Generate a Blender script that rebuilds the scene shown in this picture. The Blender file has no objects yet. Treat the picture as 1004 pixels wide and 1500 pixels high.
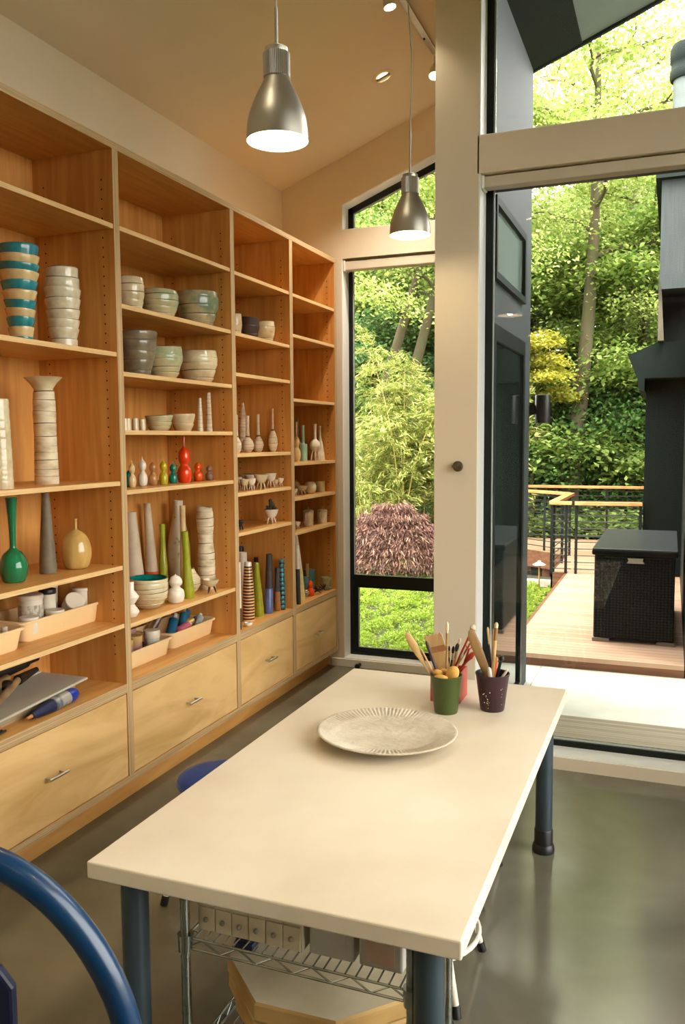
import bpy, math, random
import numpy as np
from mathutils import Vector, Matrix
scene = bpy.context.scene
COL = scene.collection
PI = math.pi
R = random.Random(7)

# ------------------------------------------------------------------ helpers
def lin(c):
    return tuple(((v/255)/12.92 if v/255 <= .04045 else ((v/255+.055)/1.055)**2.4) for v in c) + (1.0,)

class MB:
    """collects shapes and links them as one mesh object"""
    def __init__(s): s.v=[]; s.f=[]; s.m=[]
    def add(s, vs, fs, m=0):
        o=len(s.v); s.v+= [tuple(p) for p in vs]
        for i,f in enumerate(fs):
            s.f.append(tuple(o+k for k in f)); s.m.append(m[i] if isinstance(m,(list,tuple)) else m)
        return s
    def box(s,x0,x1,y0,y1,z0,z1,m=0,front=None,M=None):
        vs=[(x0,y0,z0),(x1,y0,z0),(x1,y1,z0),(x0,y1,z0),(x0,y0,z1),(x1,y0,z1),(x1,y1,z1),(x0,y1,z1)]
        if M is not None: vs=[M@Vector(p) for p in vs]
        fs=[(0,3,2,1),(4,5,6,7),(0,1,5,4),(2,3,7,6),(1,2,6,5),(3,0,4,7)]
        ms=[m]*6
        if front is not None: ms[4]=front      # the +X face
        return s.add(vs,fs,ms)
    def prism(s,poly,axis,a,b,m=0):
        """extrude a 2-D polygon along axis 0/1/2 from a to b"""
        def P(p,t):
            return [(t,p[0],p[1]),(p[0],t,p[1]),(p[0],p[1],t)][axis]
        n=len(poly); vs=[P(p,a) for p in poly]+[P(p,b) for p in poly]
        fs=[tuple(range(n-1,-1,-1)),tuple(range(n,2*n))]+[(i,(i+1)%n,n+(i+1)%n,n+i) for i in range(n)]
        return s.add(vs,fs,m)
    def lathe(s,prof,seg=28,c=(0,0,0),warp=None,M=None,capb=True,capt=True):
        """prof: list of (r,z,mat) bottom to top"""
        vs=[];fs=[];ms=[]
        for i,p in enumerate(prof):
            for k in range(seg):
                a=2*PI*k/seg; r,z=p[0],p[1]; dx=dy=0
                if warp:
                    r,z,dx,dy=warp(r,z,a,i)
                q=Vector((r*math.cos(a)+dx,r*math.sin(a)+dy,z))
                if M is not None: q=M@q
                vs.append((q[0]+c[0],q[1]+c[1],q[2]+c[2]))
        for i in range(len(prof)-1):
            for k in range(seg):
                a=i*seg+k;b=i*seg+(k+1)%seg
                fs.append((a,b,b+seg,a+seg)); ms.append(prof[i][2] if len(prof[i])>2 else 0)
        if capb: fs.append(tuple(range(seg-1,-1,-1))); ms.append(prof[0][2] if len(prof[0])>2 else 0)
        if capt:
            o=(len(prof)-1)*seg; fs.append(tuple(range(o,o+seg))); ms.append(prof[-1][2] if len(prof[-1])>2 else 0)
        return s.add(vs,fs,ms)
    def tube(s,pts,rad,n=8,m=0,caps=True):
        pts=[Vector(p) for p in pts]; N=len(pts)
        if not isinstance(rad,(list,tuple)): rad=[rad]*N
        up=None; vs=[];fs=[]
        for i,p in enumerate(pts):
            t=(pts[min(i+1,N-1)]-pts[max(i-1,0)]).normalized()
            if up is None:
                up=t.orthogonal().normalized()
            else:
                up=(up-t*up.dot(t)); up=up.normalized() if up.length>1e-6 else t.orthogonal().normalized()
            w=t.cross(up)
            for k in range(n):
                a=2*PI*k/n; vs.append(p+(up*math.cos(a)+w*math.sin(a))*rad[i])
        for i in range(N-1):
            for k in range(n):
                a=i*n+k;b=i*n+(k+1)%n; fs.append((a,b,b+n,a+n))
        if caps: fs+= [tuple(range(n-1,-1,-1)),tuple(range((N-1)*n,N*n))]
        return s.add(vs,fs,m)
    def ball(s,c,r,sq=(1,1,1),m=0,seg=16,rings=10,M=None):
        prof=[(max(r*math.sin(PI*i/rings),1e-4),-r*math.cos(PI*i/rings),m) for i in range(rings+1)]
        S=Matrix.Diagonal((*sq,1)); S=(M@S) if M is not None else S
        return s.lathe(prof,seg,c,M=S)
    def build(s,name,mats,parent=None,smooth=False,bevel=0,loc=None,angle=40):
        me=bpy.data.meshes.new(name); me.from_pydata(s.v,[],s.f); 
        if not isinstance(mats,(list,tuple)): mats=[mats]
        for m in mats: me.materials.append(m)
        me.polygons.foreach_set('material_index',[min(i,len(mats)-1) for i in s.m])
        if smooth:
            me.polygons.foreach_set('use_smooth',[True]*len(me.polygons))
            try: me.set_sharp_from_angle(angle=math.radians(angle))
            except Exception: pass
        me.update()
        o=bpy.data.objects.new(name,me); COL.objects.link(o)
        if parent: adopt(o,parent)
        if loc: o.location=loc
        if bevel:
            b=o.modifiers.new('Bevel','BEVEL'); b.width=bevel; b.segments=2; b.limit_method='ANGLE'; b.angle_limit=math.radians(50)
        return o

def np_mesh(name,V,F,mats,parent=None,midx=None):
    """V (n,3), F (m,k) -> mesh object"""
    me=bpy.data.meshes.new(name); k=F.shape[1]
    me.vertices.add(len(V)); me.vertices.foreach_set('co',np.ascontiguousarray(V,dtype=np.float32).ravel())
    me.loops.add(F.size); me.loops.foreach_set('vertex_index',np.ascontiguousarray(F,dtype=np.int32).ravel())
    me.polygons.add(len(F)); me.polygons.foreach_set('loop_start',np.arange(0,F.size,k,dtype=np.int32))
    for m in (mats if isinstance(mats,(list,tuple)) else [mats]): me.materials.append(m)
    if midx is not None: me.polygons.foreach_set('material_index',midx.astype(np.int32))
    me.update(calc_edges=True); me.validate()
    o=bpy.data.objects.new(name,me); COL.objects.link(o)
    if parent: adopt(o,parent)
    return o

def adopt(o,parent):
    """a child whose mesh is in world coordinates when its parent is a placed Empty, else in its parent's own"""
    o.parent=parent
    if parent.type=='EMPTY': o.matrix_parent_inverse=Matrix.Translation(-parent.location)

def tag(o,label=None,cat=None,group=None,kind=None):
    if label: o['label']=label
    if cat: o['category']=cat
    if group: o['group']=group
    if kind: o['kind']=kind
    return o
def empty(name,loc,label=None,cat=None,group=None,kind=None,rz=0):
    o=bpy.data.objects.new(name,None); COL.objects.link(o); o.location=loc; o.rotation_euler=(0,0,rz); o.empty_display_size=.05
    return tag(o,label,cat,group,kind)
def struct(name,mb,mats,parent=None,**k):
    o=mb.build(name,mats,parent,**k)
    if not parent: o['kind']='structure'
    return o
def copy_tree(o,parent=None):
    c=o.copy(); COL.objects.link(c)
    if parent: c.parent=parent
    for ch in o.children: copy_tree(ch,c)
    return c

# ------------------------------------------------------------------ materials
MATS={}
def mat(name,rgb,rough=.5,metal=0,rgb2=None,scale=8,stretch=(1,1,1),bump=0,bscale=None,coat=0,detail=4,lo=.35,hi=.65,emit=None,estr=0,distort=0,spec=.5,trans=0,sheen=0):
    if name in MATS: return MATS[name]
    m=bpy.data.materials.new(name); m.use_nodes=True; nt=m.node_tree; b=nt.nodes['Principled BSDF']
    b.inputs['Base Color'].default_value=lin(rgb); b.inputs['Roughness'].default_value=rough; b.inputs['Metallic'].default_value=metal
    b.inputs['Coat Weight'].default_value=coat; b.inputs['Coat Roughness'].default_value=.08; b.inputs['Specular IOR Level'].default_value=spec
    L=nt.links.new
    if rgb2 is not None or bump:
        tc=nt.nodes.new('ShaderNodeTexCoord'); mp=nt.nodes.new('ShaderNodeMapping'); mp.inputs['Scale'].default_value=stretch
        L(tc.outputs['Object'],mp.inputs['Vector'])
        nz=nt.nodes.new('ShaderNodeTexNoise'); nz.inputs['Scale'].default_value=scale; nz.inputs['Detail'].default_value=detail; nz.inputs['Distortion'].default_value=distort
        L(mp.outputs['Vector'],nz.inputs['Vector'])
        if rgb2 is not None:
            cr=nt.nodes.new('ShaderNodeValToRGB'); cr.color_ramp.elements[0].position=lo; cr.color_ramp.elements[1].position=hi
            cr.color_ramp.elements[0].color=lin(rgb); cr.color_ramp.elements[1].color=lin(rgb2)
            L(nz.outputs['Fac'],cr.inputs['Fac']); L(cr.outputs['Color'],b.inputs['Base Color'])
        if bump:
            bp=nt.nodes.new('ShaderNodeBump'); bp.inputs['Strength'].default_value=bump; bp.inputs['Distance'].default_value=.01
            if bscale:
                n2=nt.nodes.new('ShaderNodeTexNoise'); n2.inputs['Scale'].default_value=bscale; L(mp.outputs['Vector'],n2.inputs['Vector']); L(n2.outputs['Fac'],bp.inputs['Height'])
            else: L(nz.outputs['Fac'],bp.inputs['Height'])
            L(bp.outputs['Normal'],b.inputs['Normal'])
    if emit:
        b.inputs['Emission Color'].default_value=lin(emit); b.inputs['Emission Strength'].default_value=estr
    MATS[name]=m; return m

def leaf_mat(name,a,b_,c,trans=.45):
    m=bpy.data.materials.new(name); m.use_nodes=True; nt=m.node_tree; nt.nodes.clear(); L=nt.links.new
    out=nt.nodes.new('ShaderNodeOutputMaterial'); g=nt.nodes.new('ShaderNodeNewGeometry'); cr=nt.nodes.new('ShaderNodeValToRGB')
    e=cr.color_ramp.elements; e[0].color=lin(a); e[1].color=lin(c); x=e.new(.5); x.color=lin(b_)
    L(g.outputs['Random Per Island'],cr.inputs['Fac'])
    d=nt.nodes.new('ShaderNodeBsdfPrincipled'); d.inputs['Roughness'].default_value=.55; d.inputs['Specular IOR Level'].default_value=.3
    t=nt.nodes.new('ShaderNodeBsdfTranslucent'); mx=nt.nodes.new('ShaderNodeMixShader'); mx.inputs['Fac'].default_value=trans
    L(cr.outputs['Color'],d.inputs['Base Color']); L(cr.outputs['Color'],t.inputs['Color']); L(d.outputs[0],mx.inputs[1]); L(t.outputs[0],mx.inputs[2]); L(mx.outputs[0],out.inputs['Surface'])
    MATS[name]=m; return m

def glass_mat(name,tint=(1,1,1),extra=0.0):
    m=bpy.data.materials.new(name); m.use_nodes=True; nt=m.node_tree; nt.nodes.clear(); L=nt.links.new
    out=nt.nodes.new('ShaderNodeOutputMaterial'); tr=nt.nodes.new('ShaderNodeBsdfTransparent'); gl=nt.nodes.new('ShaderNodeBsdfGlossy')
    tr.inputs['Color'].default_value=(*tint,1); gl.inputs['Roughness'].default_value=0.0
    fr=nt.nodes.new('ShaderNodeFresnel'); fr.inputs['IOR'].default_value=1.36; mx=nt.nodes.new('ShaderNodeMixShader')
    ad=nt.nodes.new('ShaderNodeMath'); ad.operation='ADD'; ad.inputs[1].default_value=extra; L(fr.outputs[0],ad.inputs[0])
    L(ad.outputs[0],mx.inputs['Fac']); L(tr.outputs[0],mx.inputs[1]); L(gl.outputs[0],mx.inputs[2]); L(mx.outputs[0],out.inputs['Surface'])
    MATS[name]=m; return m

def plank_mat(name,a,b_,gap,axis,width,rough=.5):
    """boards of the given width laid side by side along axis (0 x, 1 y, 2 z)"""
    m=bpy.data.materials.new(name); m.use_nodes=True; nt=m.node_tree; b=nt.nodes['Principled BSDF']; L=nt.links.new
    b.inputs['Roughness'].default_value=rough
    tc=nt.nodes.new('ShaderNodeTexCoord'); sp=nt.nodes.new('ShaderNodeSeparateXYZ'); L(tc.outputs['Object'],sp.inputs[0])
    dv=nt.nodes.new('ShaderNodeMath'); dv.operation='DIVIDE'; dv.inputs[1].default_value=width; L(sp.outputs[axis],dv.inputs[0])
    fl=nt.nodes.new('ShaderNodeMath'); fl.operation='FLOOR'; L(dv.outputs[0],fl.inputs[0])
    wn=nt.nodes.new('ShaderNodeTexWhiteNoise'); wn.noise_dimensions='1D'; L(fl.outputs[0],wn.inputs['W'])
    fr=nt.nodes.new('ShaderNodeMath'); fr.operation='FRACT'; L(dv.outputs[0],fr.inputs[0])
    nz=nt.nodes.new('ShaderNodeTexNoise'); nz.inputs['Scale'].default_value=3; nz.inputs['Detail'].default_value=5
    mp=nt.nodes.new('ShaderNodeMapping'); st=[1.5,1.5,1.5]; st[axis]=12; mp.inputs['Scale'].default_value=st; L(tc.outputs['Object'],mp.inputs[0]); L(mp.outputs[0],nz.inputs['Vector'])
    av=nt.nodes.new('ShaderNodeMath'); av.operation='ADD'; L(wn.outputs['Value'],av.inputs[0]); L(nz.outputs['Fac'],av.inputs[1])
    hf=nt.nodes.new('ShaderNodeMath'); hf.operation='MULTIPLY'; hf.inputs[1].default_value=.5; L(av.outputs[0],hf.inputs[0])
    cr=nt.nodes.new('ShaderNodeValToRGB'); cr.color_ramp.elements[0].color=lin(a); cr.color_ramp.elements[1].color=lin(b_); cr.color_ramp.elements[0].position=.2; cr.color_ramp.elements[1].position=.8
    L(hf.outputs[0],cr.inputs[0])
    lt=nt.nodes.new('ShaderNodeMath'); lt.operation='LESS_THAN'; lt.inputs[1].default_value=.07; L(fr.outputs[0],lt.inputs[0])
    mx=nt.nodes.new('ShaderNodeMixRGB'); mx.inputs[2].default_value=lin(gap); L(lt.outputs[0],mx.inputs[0]); L(cr.outputs[0],mx.inputs[1]); L(mx.outputs[0],b.inputs['Base Color'])
    MATS[name]=m; return m

PAINT=mat('warm_wall_paint',(229,216,191),.75,rgb2=(225,211,185),scale=1.2,bump=.03,bscale=120)
CEIL=mat('ceiling_paint',(229,216,188),.8,bump=.02,bscale=150,rgb2=(227,215,190),scale=1)
TRIM=mat('white_trim_paint',(244,244,236),.45,bump=.01,bscale=60)
FLOOR=mat('polished_concrete',(96,92,76),.14,rgb2=(130,125,106),scale=1.6,detail=6,lo=.3,hi=.72,bump=.012,bscale=40,distort=.4)
PATIO=mat('patio_concrete',(196,196,180),.75,rgb2=(178,178,162),scale=3,detail=6,bump=.05,bscale=60)
PLYI=mat('birch_ply_clear',(212,152,78),.5,rgb2=(196,132,62),scale=3,stretch=(1.2,1.2,9),detail=5,distort=.6)
PLYV=mat('birch_ply_upright',(214,156,82),.5,rgb2=(194,130,60),scale=4,stretch=(7,7,.5),detail=5,distort=.4)
PLYS=mat('birch_ply_shelf',(216,164,92),.42,rgb2=(198,142,72),scale=3,stretch=(9,.7,4),detail=5,distort=.7)
PLYE=mat('ply_edge',(196,168,124),.6,rgb2=(160,128,84),scale=4,stretch=(60,.4,60),detail=2)
PLYEV=mat('ply_edge_upright',(200,172,128),.6,rgb2=(164,132,88),scale=4,stretch=(60,60,.4),detail=2)
SHEDGE=mat('shelf_edge_band',(226,190,134),.5,rgb2=(206,168,112),scale=4,stretch=(10,1,60))
DRAWER=mat('maple_drawer_front',(222,184,124),.42,rgb2=(198,156,94),scale=1.6,stretch=(2,.8,2.6),detail=7,lo=.4,hi=.72,distort=2.2)
DARKGAP=mat('dark_hole',(40,22,8),.9)
STEEL=mat('brushed_steel',(196,194,186),.32,1,bump=.02,bscale=200)
ALU=mat('satin_aluminium',(178,174,160),.42,1,rgb2=(184,180,168),scale=3,bump=.01,bscale=300)
CHROME=mat('chrome_wire',(180,184,178),.22,1,rgb2=(150,156,150),scale=20)
BLK=mat('black_frame_paint',(12,19,17),.4,rgb2=(15,22,20),scale=5,spec=.3)
BLKP=mat('black_plastic',(18,18,20),.4,rgb2=(26,26,28),scale=9)
TABLE=mat('table_canvas_top',(230,219,196),.6,rgb2=(214,200,174),scale=2.4,detail=6,bump=.03,bscale=90,lo=.3,hi=.7)
LEGB=mat('blue_gray_leg',(50,64,70),.38,rgb2=(44,58,64),scale=6)
BLUE=mat('blue_enamel',(2,40,74),.3,coat=.2,rgb2=(4,52,88),scale=6,bump=.02,bscale=60)
NAVY=mat('navy_paint',(6,16,44),.45,rgb2=(16,32,76),scale=8)
SEATB=mat('royal_blue_seat',(16,66,150),.45,rgb2=(22,76,160),scale=10,bump=.03,bscale=120)
OFFW=mat('off_white_enamel',(226,220,204),.35,rgb2=(218,211,194),scale=8)
GLASS=glass_mat('window_glass')
GLASSD=glass_mat('dark_glass',(.12,.16,.15),.05)
TUB=mat('cream_plastic',(238,208,156),.45,rgb2=(232,200,146),scale=4)
CLAD=mat('dark_gray_cladding',(56,63,62),.65,rgb2=(46,52,52),scale=5,stretch=(14,14,.4),detail=5,bump=.05,spec=.25)
SOFD=mat('dark_green_gray_soffit',(20,32,27),.6,rgb2=(16,27,22),scale=3,spec=.15)
SOFL=mat('pale_gray_soffit',(112,124,114),.7,rgb2=(104,116,107),scale=3)
SHADE_IN=mat('white_shade_lining',(250,240,215),.6,rgb2=(248,238,212))
BULB=mat('lit_lamp',(255,250,235),.5,emit=(255,232,190),estr=9)
DECK=plank_mat('ipe_decking',(196,164,136),(170,134,106),(92,66,48),1,.09)
DECKR=mat('ipe_fascia',(122,78,48),.6,rgb2=(92,56,34),scale=3,stretch=(.6,6,9),detail=5)
RAILW=mat('cedar_rail',(214,150,92),.5,rgb2=(188,122,70),scale=3,stretch=(2,2,8),detail=5)
MATW=plank_mat('striped_doormat',(146,136,112),(118,108,88),(92,84,68),1,.035,.9)
WICK=None
def wicker():
    m=bpy.data.materials.new('black_wicker'); m.use_nodes=True; nt=m.node_tree; b=nt.nodes['Principled BSDF']; L=nt.links.new
    b.inputs['Roughness'].default_value=.5; b.inputs['Specular IOR Level'].default_value=.12
    tc=nt.nodes.new('ShaderNodeTexCoord'); mp=nt.nodes.new('ShaderNodeMapping'); mp.inputs['Scale'].default_value=(38,38,44); L(tc.outputs['Object'],mp.inputs[0])
    ck=nt.nodes.new('ShaderNodeTexVoronoi'); ck.inputs['Scale'].default_value=1; ck.inputs['Randomness'].default_value=.0; L(mp.outputs[0],ck.inputs['Vector'])
    cr=nt.nodes.new('ShaderNodeValToRGB'); cr.color_ramp.elements[0].color=lin((42,44,44)); cr.color_ramp.elements[1].color=lin((4,5,6)); cr.color_ramp.elements[1].position=.6
    L(ck.outputs['Distance'],cr.inputs[0]); L(cr.outputs[0],b.inputs['Base Color'])
    bp=nt.nodes.new('ShaderNodeBump'); bp.inputs['Strength'].default_value=.5; bp.inputs['Distance'].default_value=.01; bp.invert=True; L(ck.outputs['Distance'],bp.inputs['Height']); L(bp.outputs[0],b.inputs['Normal'])
    MATS['black_wicker']=m; return m
WICK=wicker()

def glaze(name,rgb,rgb2=None,rough=.18,scale=30,**k): return mat('glaze_'+name,rgb,rough,rgb2=rgb2 or tuple(max(0,int(v*.9)) for v in rgb),scale=scale,coat=.3,**k)
def clay(name,rgb,rgb2=None,rough=.6,scale=20,**k): return mat('clay_'+name,rgb,rough,rgb2=rgb2 or tuple(max(0,int(v*.9)) for v in rgb),scale=scale,**k)
TEAL=glaze('teal',(40,140,150),(26,116,128)); CREAM=glaze('cream',(222,198,146),(206,178,122)); IVORY=glaze('ivory',(224,214,188),(204,192,162))
GROOVE=clay('dark_groove',(86,66,44)); BIRCH=clay('birch',(222,208,178),(168,140,96),scale=14,stretch=(1,1,2.6),lo=.42,hi=.78,detail=6)
BIRCHG=clay('pale_birch',(222,210,184),(190,170,132),scale=16,stretch=(1,1,2),lo=.4,hi=.75,detail=6)
CELADON=glaze('celadon',(160,168,130),(196,182,140),scale=12,lo=.4,hi=.6); GREENG=glaze('gray_green',(112,132,104),(178,164,126),scale=11,lo=.4,hi=.62)
GRAYG=glaze('gray_brown',(134,120,96),(108,98,80),scale=14); PALEG=glaze('pale_sand',(214,200,164),(190,172,132),scale=12,lo=.4,hi=.65)
BOTTLEG=glaze('bottle_green',(12,92,56),(20,120,72),rough=.1,scale=18,stretch=(1,1,.2)); GRAYC=clay('warm_gray',(122,108,86),(104,92,72))
EGG=glaze('egg_cream',(206,172,104),(188,152,84),rough=.12,scale=30,stretch=(1,1,.15)); TEALG=glaze('teal_green',(10,112,96),(16,132,110),rough=.1)
WHITEG=glaze('white',(232,224,208),(222,212,192)); TAN=glaze('tan',(176,124,72),(164,110,60)); YELG=glaze('yellow_green',(190,176,30),(172,160,24),rough=.12)
RED=glaze('red_orange',(226,66,16),(212,52,10),rough=.1); ORANGE=glaze('orange',(232,88,20),(220,72,14),rough=.1); BROWN=clay('brown_gray',(136,104,76),(120,90,64),rough=.4)
LIME=glaze('lime',(158,160,30),(140,146,26),rough=.28); TAUPE=clay('taupe',(196,180,154),(186,169,142)); ORB=glaze('orange_band',(206,84,34),(190,70,26),rough=.4)
SPECK=clay('speckled_gray',(204,190,162),(140,122,98),scale=26,lo=.6,hi=.68); BEIGE=clay('beige',(212,184,130),(200,168,112)); TURQ=glaze('turquoise_inside',(20,128,112),(14,106,98),rough=.1)
BLACKG=glaze('black',(24,22,24),(32,30,32),rough=.3); SLATE=clay('slate',(66,58,58),(54,48,50)); PERI=glaze('periwinkle',(92,112,168),(80,98,152),rough=.35)
STRO=glaze('peach_stripe',(230,178,116),(220,164,100)); STRT=glaze('teal_stripe',(48,132,140),(36,112,122)); MINT=glaze('mint',(166,208,184),(152,196,172),rough=.25)
BLUEG=glaze('sky_blue',(96,160,178),(84,146,166)); DKBR=clay('dark_brown',(58,36,28),(46,28,22)); PALEY=glaze('pale_yellow',(214,200,110),(222,212,150),rough=.3); DGREEN=glaze('forest_green',(34,74,34),(28,62,28))
PLW=mat('white_jar_plastic',(222,212,190),.45,rgb2=(212,201,178),scale=6); PLG=mat('frosted_plastic',(190,186,172),.35,rgb2=(176,172,158),scale=7)
PAPER=mat('gray_white_board',(186,180,162),.55,rgb2=(176,169,150),scale=5); PINKJ=mat('pink_jar',(178,134,116),.45,rgb2=(164,120,104),scale=9)
PLASTER=mat('plaster',(206,196,168),.8,rgb2=(186,174,142),scale=6,bump=.06,bscale=40); CARD=mat('mold_ochre',(186,152,92),.75,rgb2=(166,130,72),scale=5,stretch=(1,1,3))
BRUSHW=mat('pale_brush_wood',(216,180,124),.5,rgb2=(196,156,98),scale=9,stretch=(4,4,.6)); DKW=mat('dark_tool_wood',(70,44,34),.4,rgb2=(56,34,26),scale=9); TOOLW=mat('olive_tool_wood',(150,116,68),.55,rgb2=(132,98,54),scale=8,stretch=(4,4,.6))
REDW=mat('red_lacquer',(178,54,28),.3,rgb2=(160,42,20),scale=8); REDB=mat('rose_red_box',(186,84,72),.5,rgb2=(172,70,60),scale=6); FERR=mat('brass_ferrule',(190,160,96),.3,1,rgb2=(170,140,80),scale=9)
OLIVE=mat('olive_green_cup',(64,78,28),.4,rgb2=(56,68,22),scale=8); PLUM=mat('plum_cup',(58,28,40),.38,rgb2=(48,22,34),scale=8); PAINTDOT=mat('paint_speck',(220,204,176),.6,rgb2=(206,190,160),scale=20)
BRISW=mat('white_bristle',(222,206,174),.8,rgb2=(206,188,152),scale=30); BRISB=mat('dark_bristle',(34,26,24),.8,rgb2=(46,36,32),scale=30); SPONGE=mat('yellow_sponge',(222,176,92),.85,rgb2=(206,156,70),scale=12,bump=.1,bscale=60)

# ------------------------------------------------------------------ camera
yaw,pitch,roll=.3729,-.0859,-.0062
fwd=Vector((-math.sin(yaw)*math.cos(pitch),math.cos(yaw)*math.cos(pitch),math.sin(pitch)))
rt=Vector((math.cos(yaw),math.sin(yaw),0)); up=rt.cross(fwd)
r2=rt*math.cos(roll)+up*math.sin(roll); u2=up*math.cos(roll)-rt*math.sin(roll)
cam=bpy.data.cameras.new('camera'); co=bpy.data.objects.new('camera',cam); COL.objects.link(co)
cam.sensor_fit='VERTICAL'; cam.sensor_height=36; cam.lens=1233.85/1500*36; cam.clip_end=300; cam.clip_start=.05
co.matrix_world=Matrix(((r2.x,u2.x,-fwd.x,2.3565),(r2.y,u2.y,-fwd.y,-5.922),(r2.z,u2.z,-fwd.z,1.75),(0,0,0,1)))
scene.camera=co
# ================================================================== THE SETTING
def cz(x): return 3.63+.381*(x+.455)
XR,YB=4.6,-9.5
struct('floor',MB().box(-.62,1.38,YB-.15,.24,-.12,0).box(1.38,XR+.15,YB-.15,-1.27,-.12,0),FLOOR)
struct('ceiling',MB().prism([(-.62,cz(-.62)),(XR+.15,cz(XR+.15)),(XR+.15,cz(XR+.15)+.25),(-.62,cz(-.62)+.25)],1,YB-.15,.2),CEIL)
struct('wall_left',MB().box(-.62,-.455,YB-.15,.24,0,3.63),PAINT)
struct('wall_rear',MB().prism([(-.455,0),(XR,0),(XR,cz(XR)),(-.455,3.63)],1,YB-.15,YB),PAINT)
def rake(x): return 3.478+.392*(x-.03)
w=MB()
w.prism([(-.455,0),(.03,0),(.03,cz(.03)),(-.455,3.63)],1,.041,.24)
w.box(.03,1.154,.041,.24,0,.062); w.box(.03,1.154,.041,.24,3.088,3.295)
w.prism([(.03,rake(.03)),(1.154,rake(1.154)),(1.154,cz(1.154)),(.03,cz(.03))],1,.041,.24)
struct('wall_far',w,PAINT)
struct('wall_alcove',MB().prism([(1.154,0),(1.38,0),(1.38,cz(1.38)),(1.154,cz(1.154))],1,-1.476,.2),PAINT)
def rake2(x): return 4.09+.381*(x-1.387)
w=MB(); w.box(1.38,3.7,-1.476,-1.27,0,.067); w.box(1.38,3.7,-1.476,-1.27,3.117,3.305)
w.box(1.38,1.387,-1.476,-1.27,.067,4.3)
w.prism([(1.38,rake2(1.38)),(3.7,rake2(3.7)),(3.7,cz(3.7)),(1.38,cz(1.38))],1,-1.476,-1.27)
w.prism([(3.7,0),(XR,0),(XR,cz(XR)),(3.7,cz(3.7))],1,-1.476,-1.27)
struct('wall_window',w,PAINT)
w=MB(); top=cz(XR)
w.box(XR,XR+.15,YB-.15,-5.8,0,top); w.box(XR,XR+.15,-1.7,-1.27,0,top); w.box(XR,XR+.15,-5.8,-1.7,0,.3); w.box(XR,XR+.15,-5.8,-1.7,3.7,top)
struct('wall_right',w,PAINT)
struct('baseboard_far',MB().box(-.07,1.154,.03,.041,0,.062),TRIM,bevel=.003)
struct('daylit_trim_1',MB().box(.03,.036,.045,.17,.068,3.088).box(.03,1.15,.045,.24,.062,.068),TRIM)  # white sills; jamb liners added, their white standing in for daylight on cream reveals
struct('daylit_trim_2',MB().box(.03,.036,.045,.17,3.301,rake(.036)).box(.03,1.15,.045,.24,3.295,3.301)
       .prism([(.03,rake(.03)-.006),(1.15,rake(1.15)-.006),(1.15,rake(1.15)),(.03,rake(.03))],1,.045,.2),TRIM)
struct('daylit_trim_3',MB().box(1.387,1.393,-1.472,-1.32,.073,3.117).box(1.387,3.7,-1.472,-1.27,.067,.073),TRIM)
struct('daylit_trim_4',MB().box(1.387,1.393,-1.472,-1.32,3.311,rake2(1.39)).box(1.387,3.7,-1.472,-1.27,3.305,3.311),TRIM)
# windows: black metal frames, clear panes
BEAD=mat('pale_glazing_bead',(206,216,206),.4)
def window(name,loc):
    return tag(empty(name,loc),kind='structure')
w1=window('window_1',(.6,.2,.068))
f=MB(); y0,y1=.165,.215
f.box(.036,.066,y0,y1,.068,3.09); f.box(1.12,1.15,y0,y1,.068,3.09); f.box(.066,1.12,y0,y1,3.05,3.09); f.box(.066,1.12,y0,y1,.655,.7); f.box(.066,1.12,y0,y1,.068,.088)
f.build('window_frame',BLK,w1)
s_=MB().box(.066,.1,.172,.21,.088,.655).box(1.086,1.12,.172,.21,.088,.655).box(.1,1.086,.172,.21,.6,.655).box(.1,1.086,.172,.21,.088,.125)
s_.build('sash',BLK,w1)
MB().box(.55,.68,.15,.172,.092,.104).box(.6,.62,.13,.16,.1,.108).build('window_latch',BLKP,w1)
MB().box(.066,.074,.178,.186,.7,3.05).box(.1,.106,.178,.186,.125,.6).box(.1,1.086,.178,.186,.125,.131).build('glazing_bead',BEAD,w1)
MB().box(.066,1.12,.188,.194,.7,3.05).box(.1,1.086,.188,.194,.125,.6).build('pane',GLASS,w1)
w2=window('window_2',(.6,.2,3.301))
k=.392
def rk(x,d): return rake(x)-.006-d
MB().box(.036,.074,y0,y1,3.301,rk(.05,0)).prism([(.036,rk(.036,0)),(1.15,rk(1.15,0)),(1.15,rk(1.15,.045)),(.036,rk(.036,.045))],1,y0,y1).box(.074,1.15,y0,y1,3.301,3.312).build('window_frame',BLK,w2)
MB().box(.074,.081,.178,.186,3.312,rk(.078,.045)).prism([(.074,rk(.074,.045)),(1.15,rk(1.15,.045)),(1.15,rk(1.15,.053)),(.074,rk(.074,.053))],1,.178,.186).build('glazing_bead',BEAD,w2)
MB().prism([(.08,3.312),(1.15,3.312),(1.15,rk(1.15,.05)),(.08,rk(.08,.05))],1,.188,.194).build('pane',GLASS,w2)
w3=window('window_3',(2.5,-1.3,.073))
y0,y1=-1.32,-1.265
MB().box(1.393,1.432,y0,y1,.073,3.117).box(3.66,3.7,y0,y1,.073,3.117).box(1.432,3.66,y0,y1,3.07,3.117).box(1.432,3.66,y0,y1,.073,.105).build('window_frame',BLK,w3)
MB().box(1.432,1.438,-1.305,-1.295,.105,3.07).box(1.432,3.66,-1.305,-1.295,.105,.113).build('glazing_bead',BEAD,w3)
MB().box(1.438,3.66,-1.293,-1.287,.113,3.07).build('pane',GLASS,w3)
w4=window('window_4',(2.5,-1.3,3.311))
MB().box(1.393,1.432,y0,y1,3.311,rake2(1.42)).prism([(1.393,rake2(1.393)),(3.7,rake2(3.7)),(3.7,rake2(3.7)-.045),(1.393,rake2(1.393)-.045)],1,y0,y1).box(3.66,3.7,y0,y1,3.311,rake2(3.66)).build('window_frame',BLK,w4)
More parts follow.
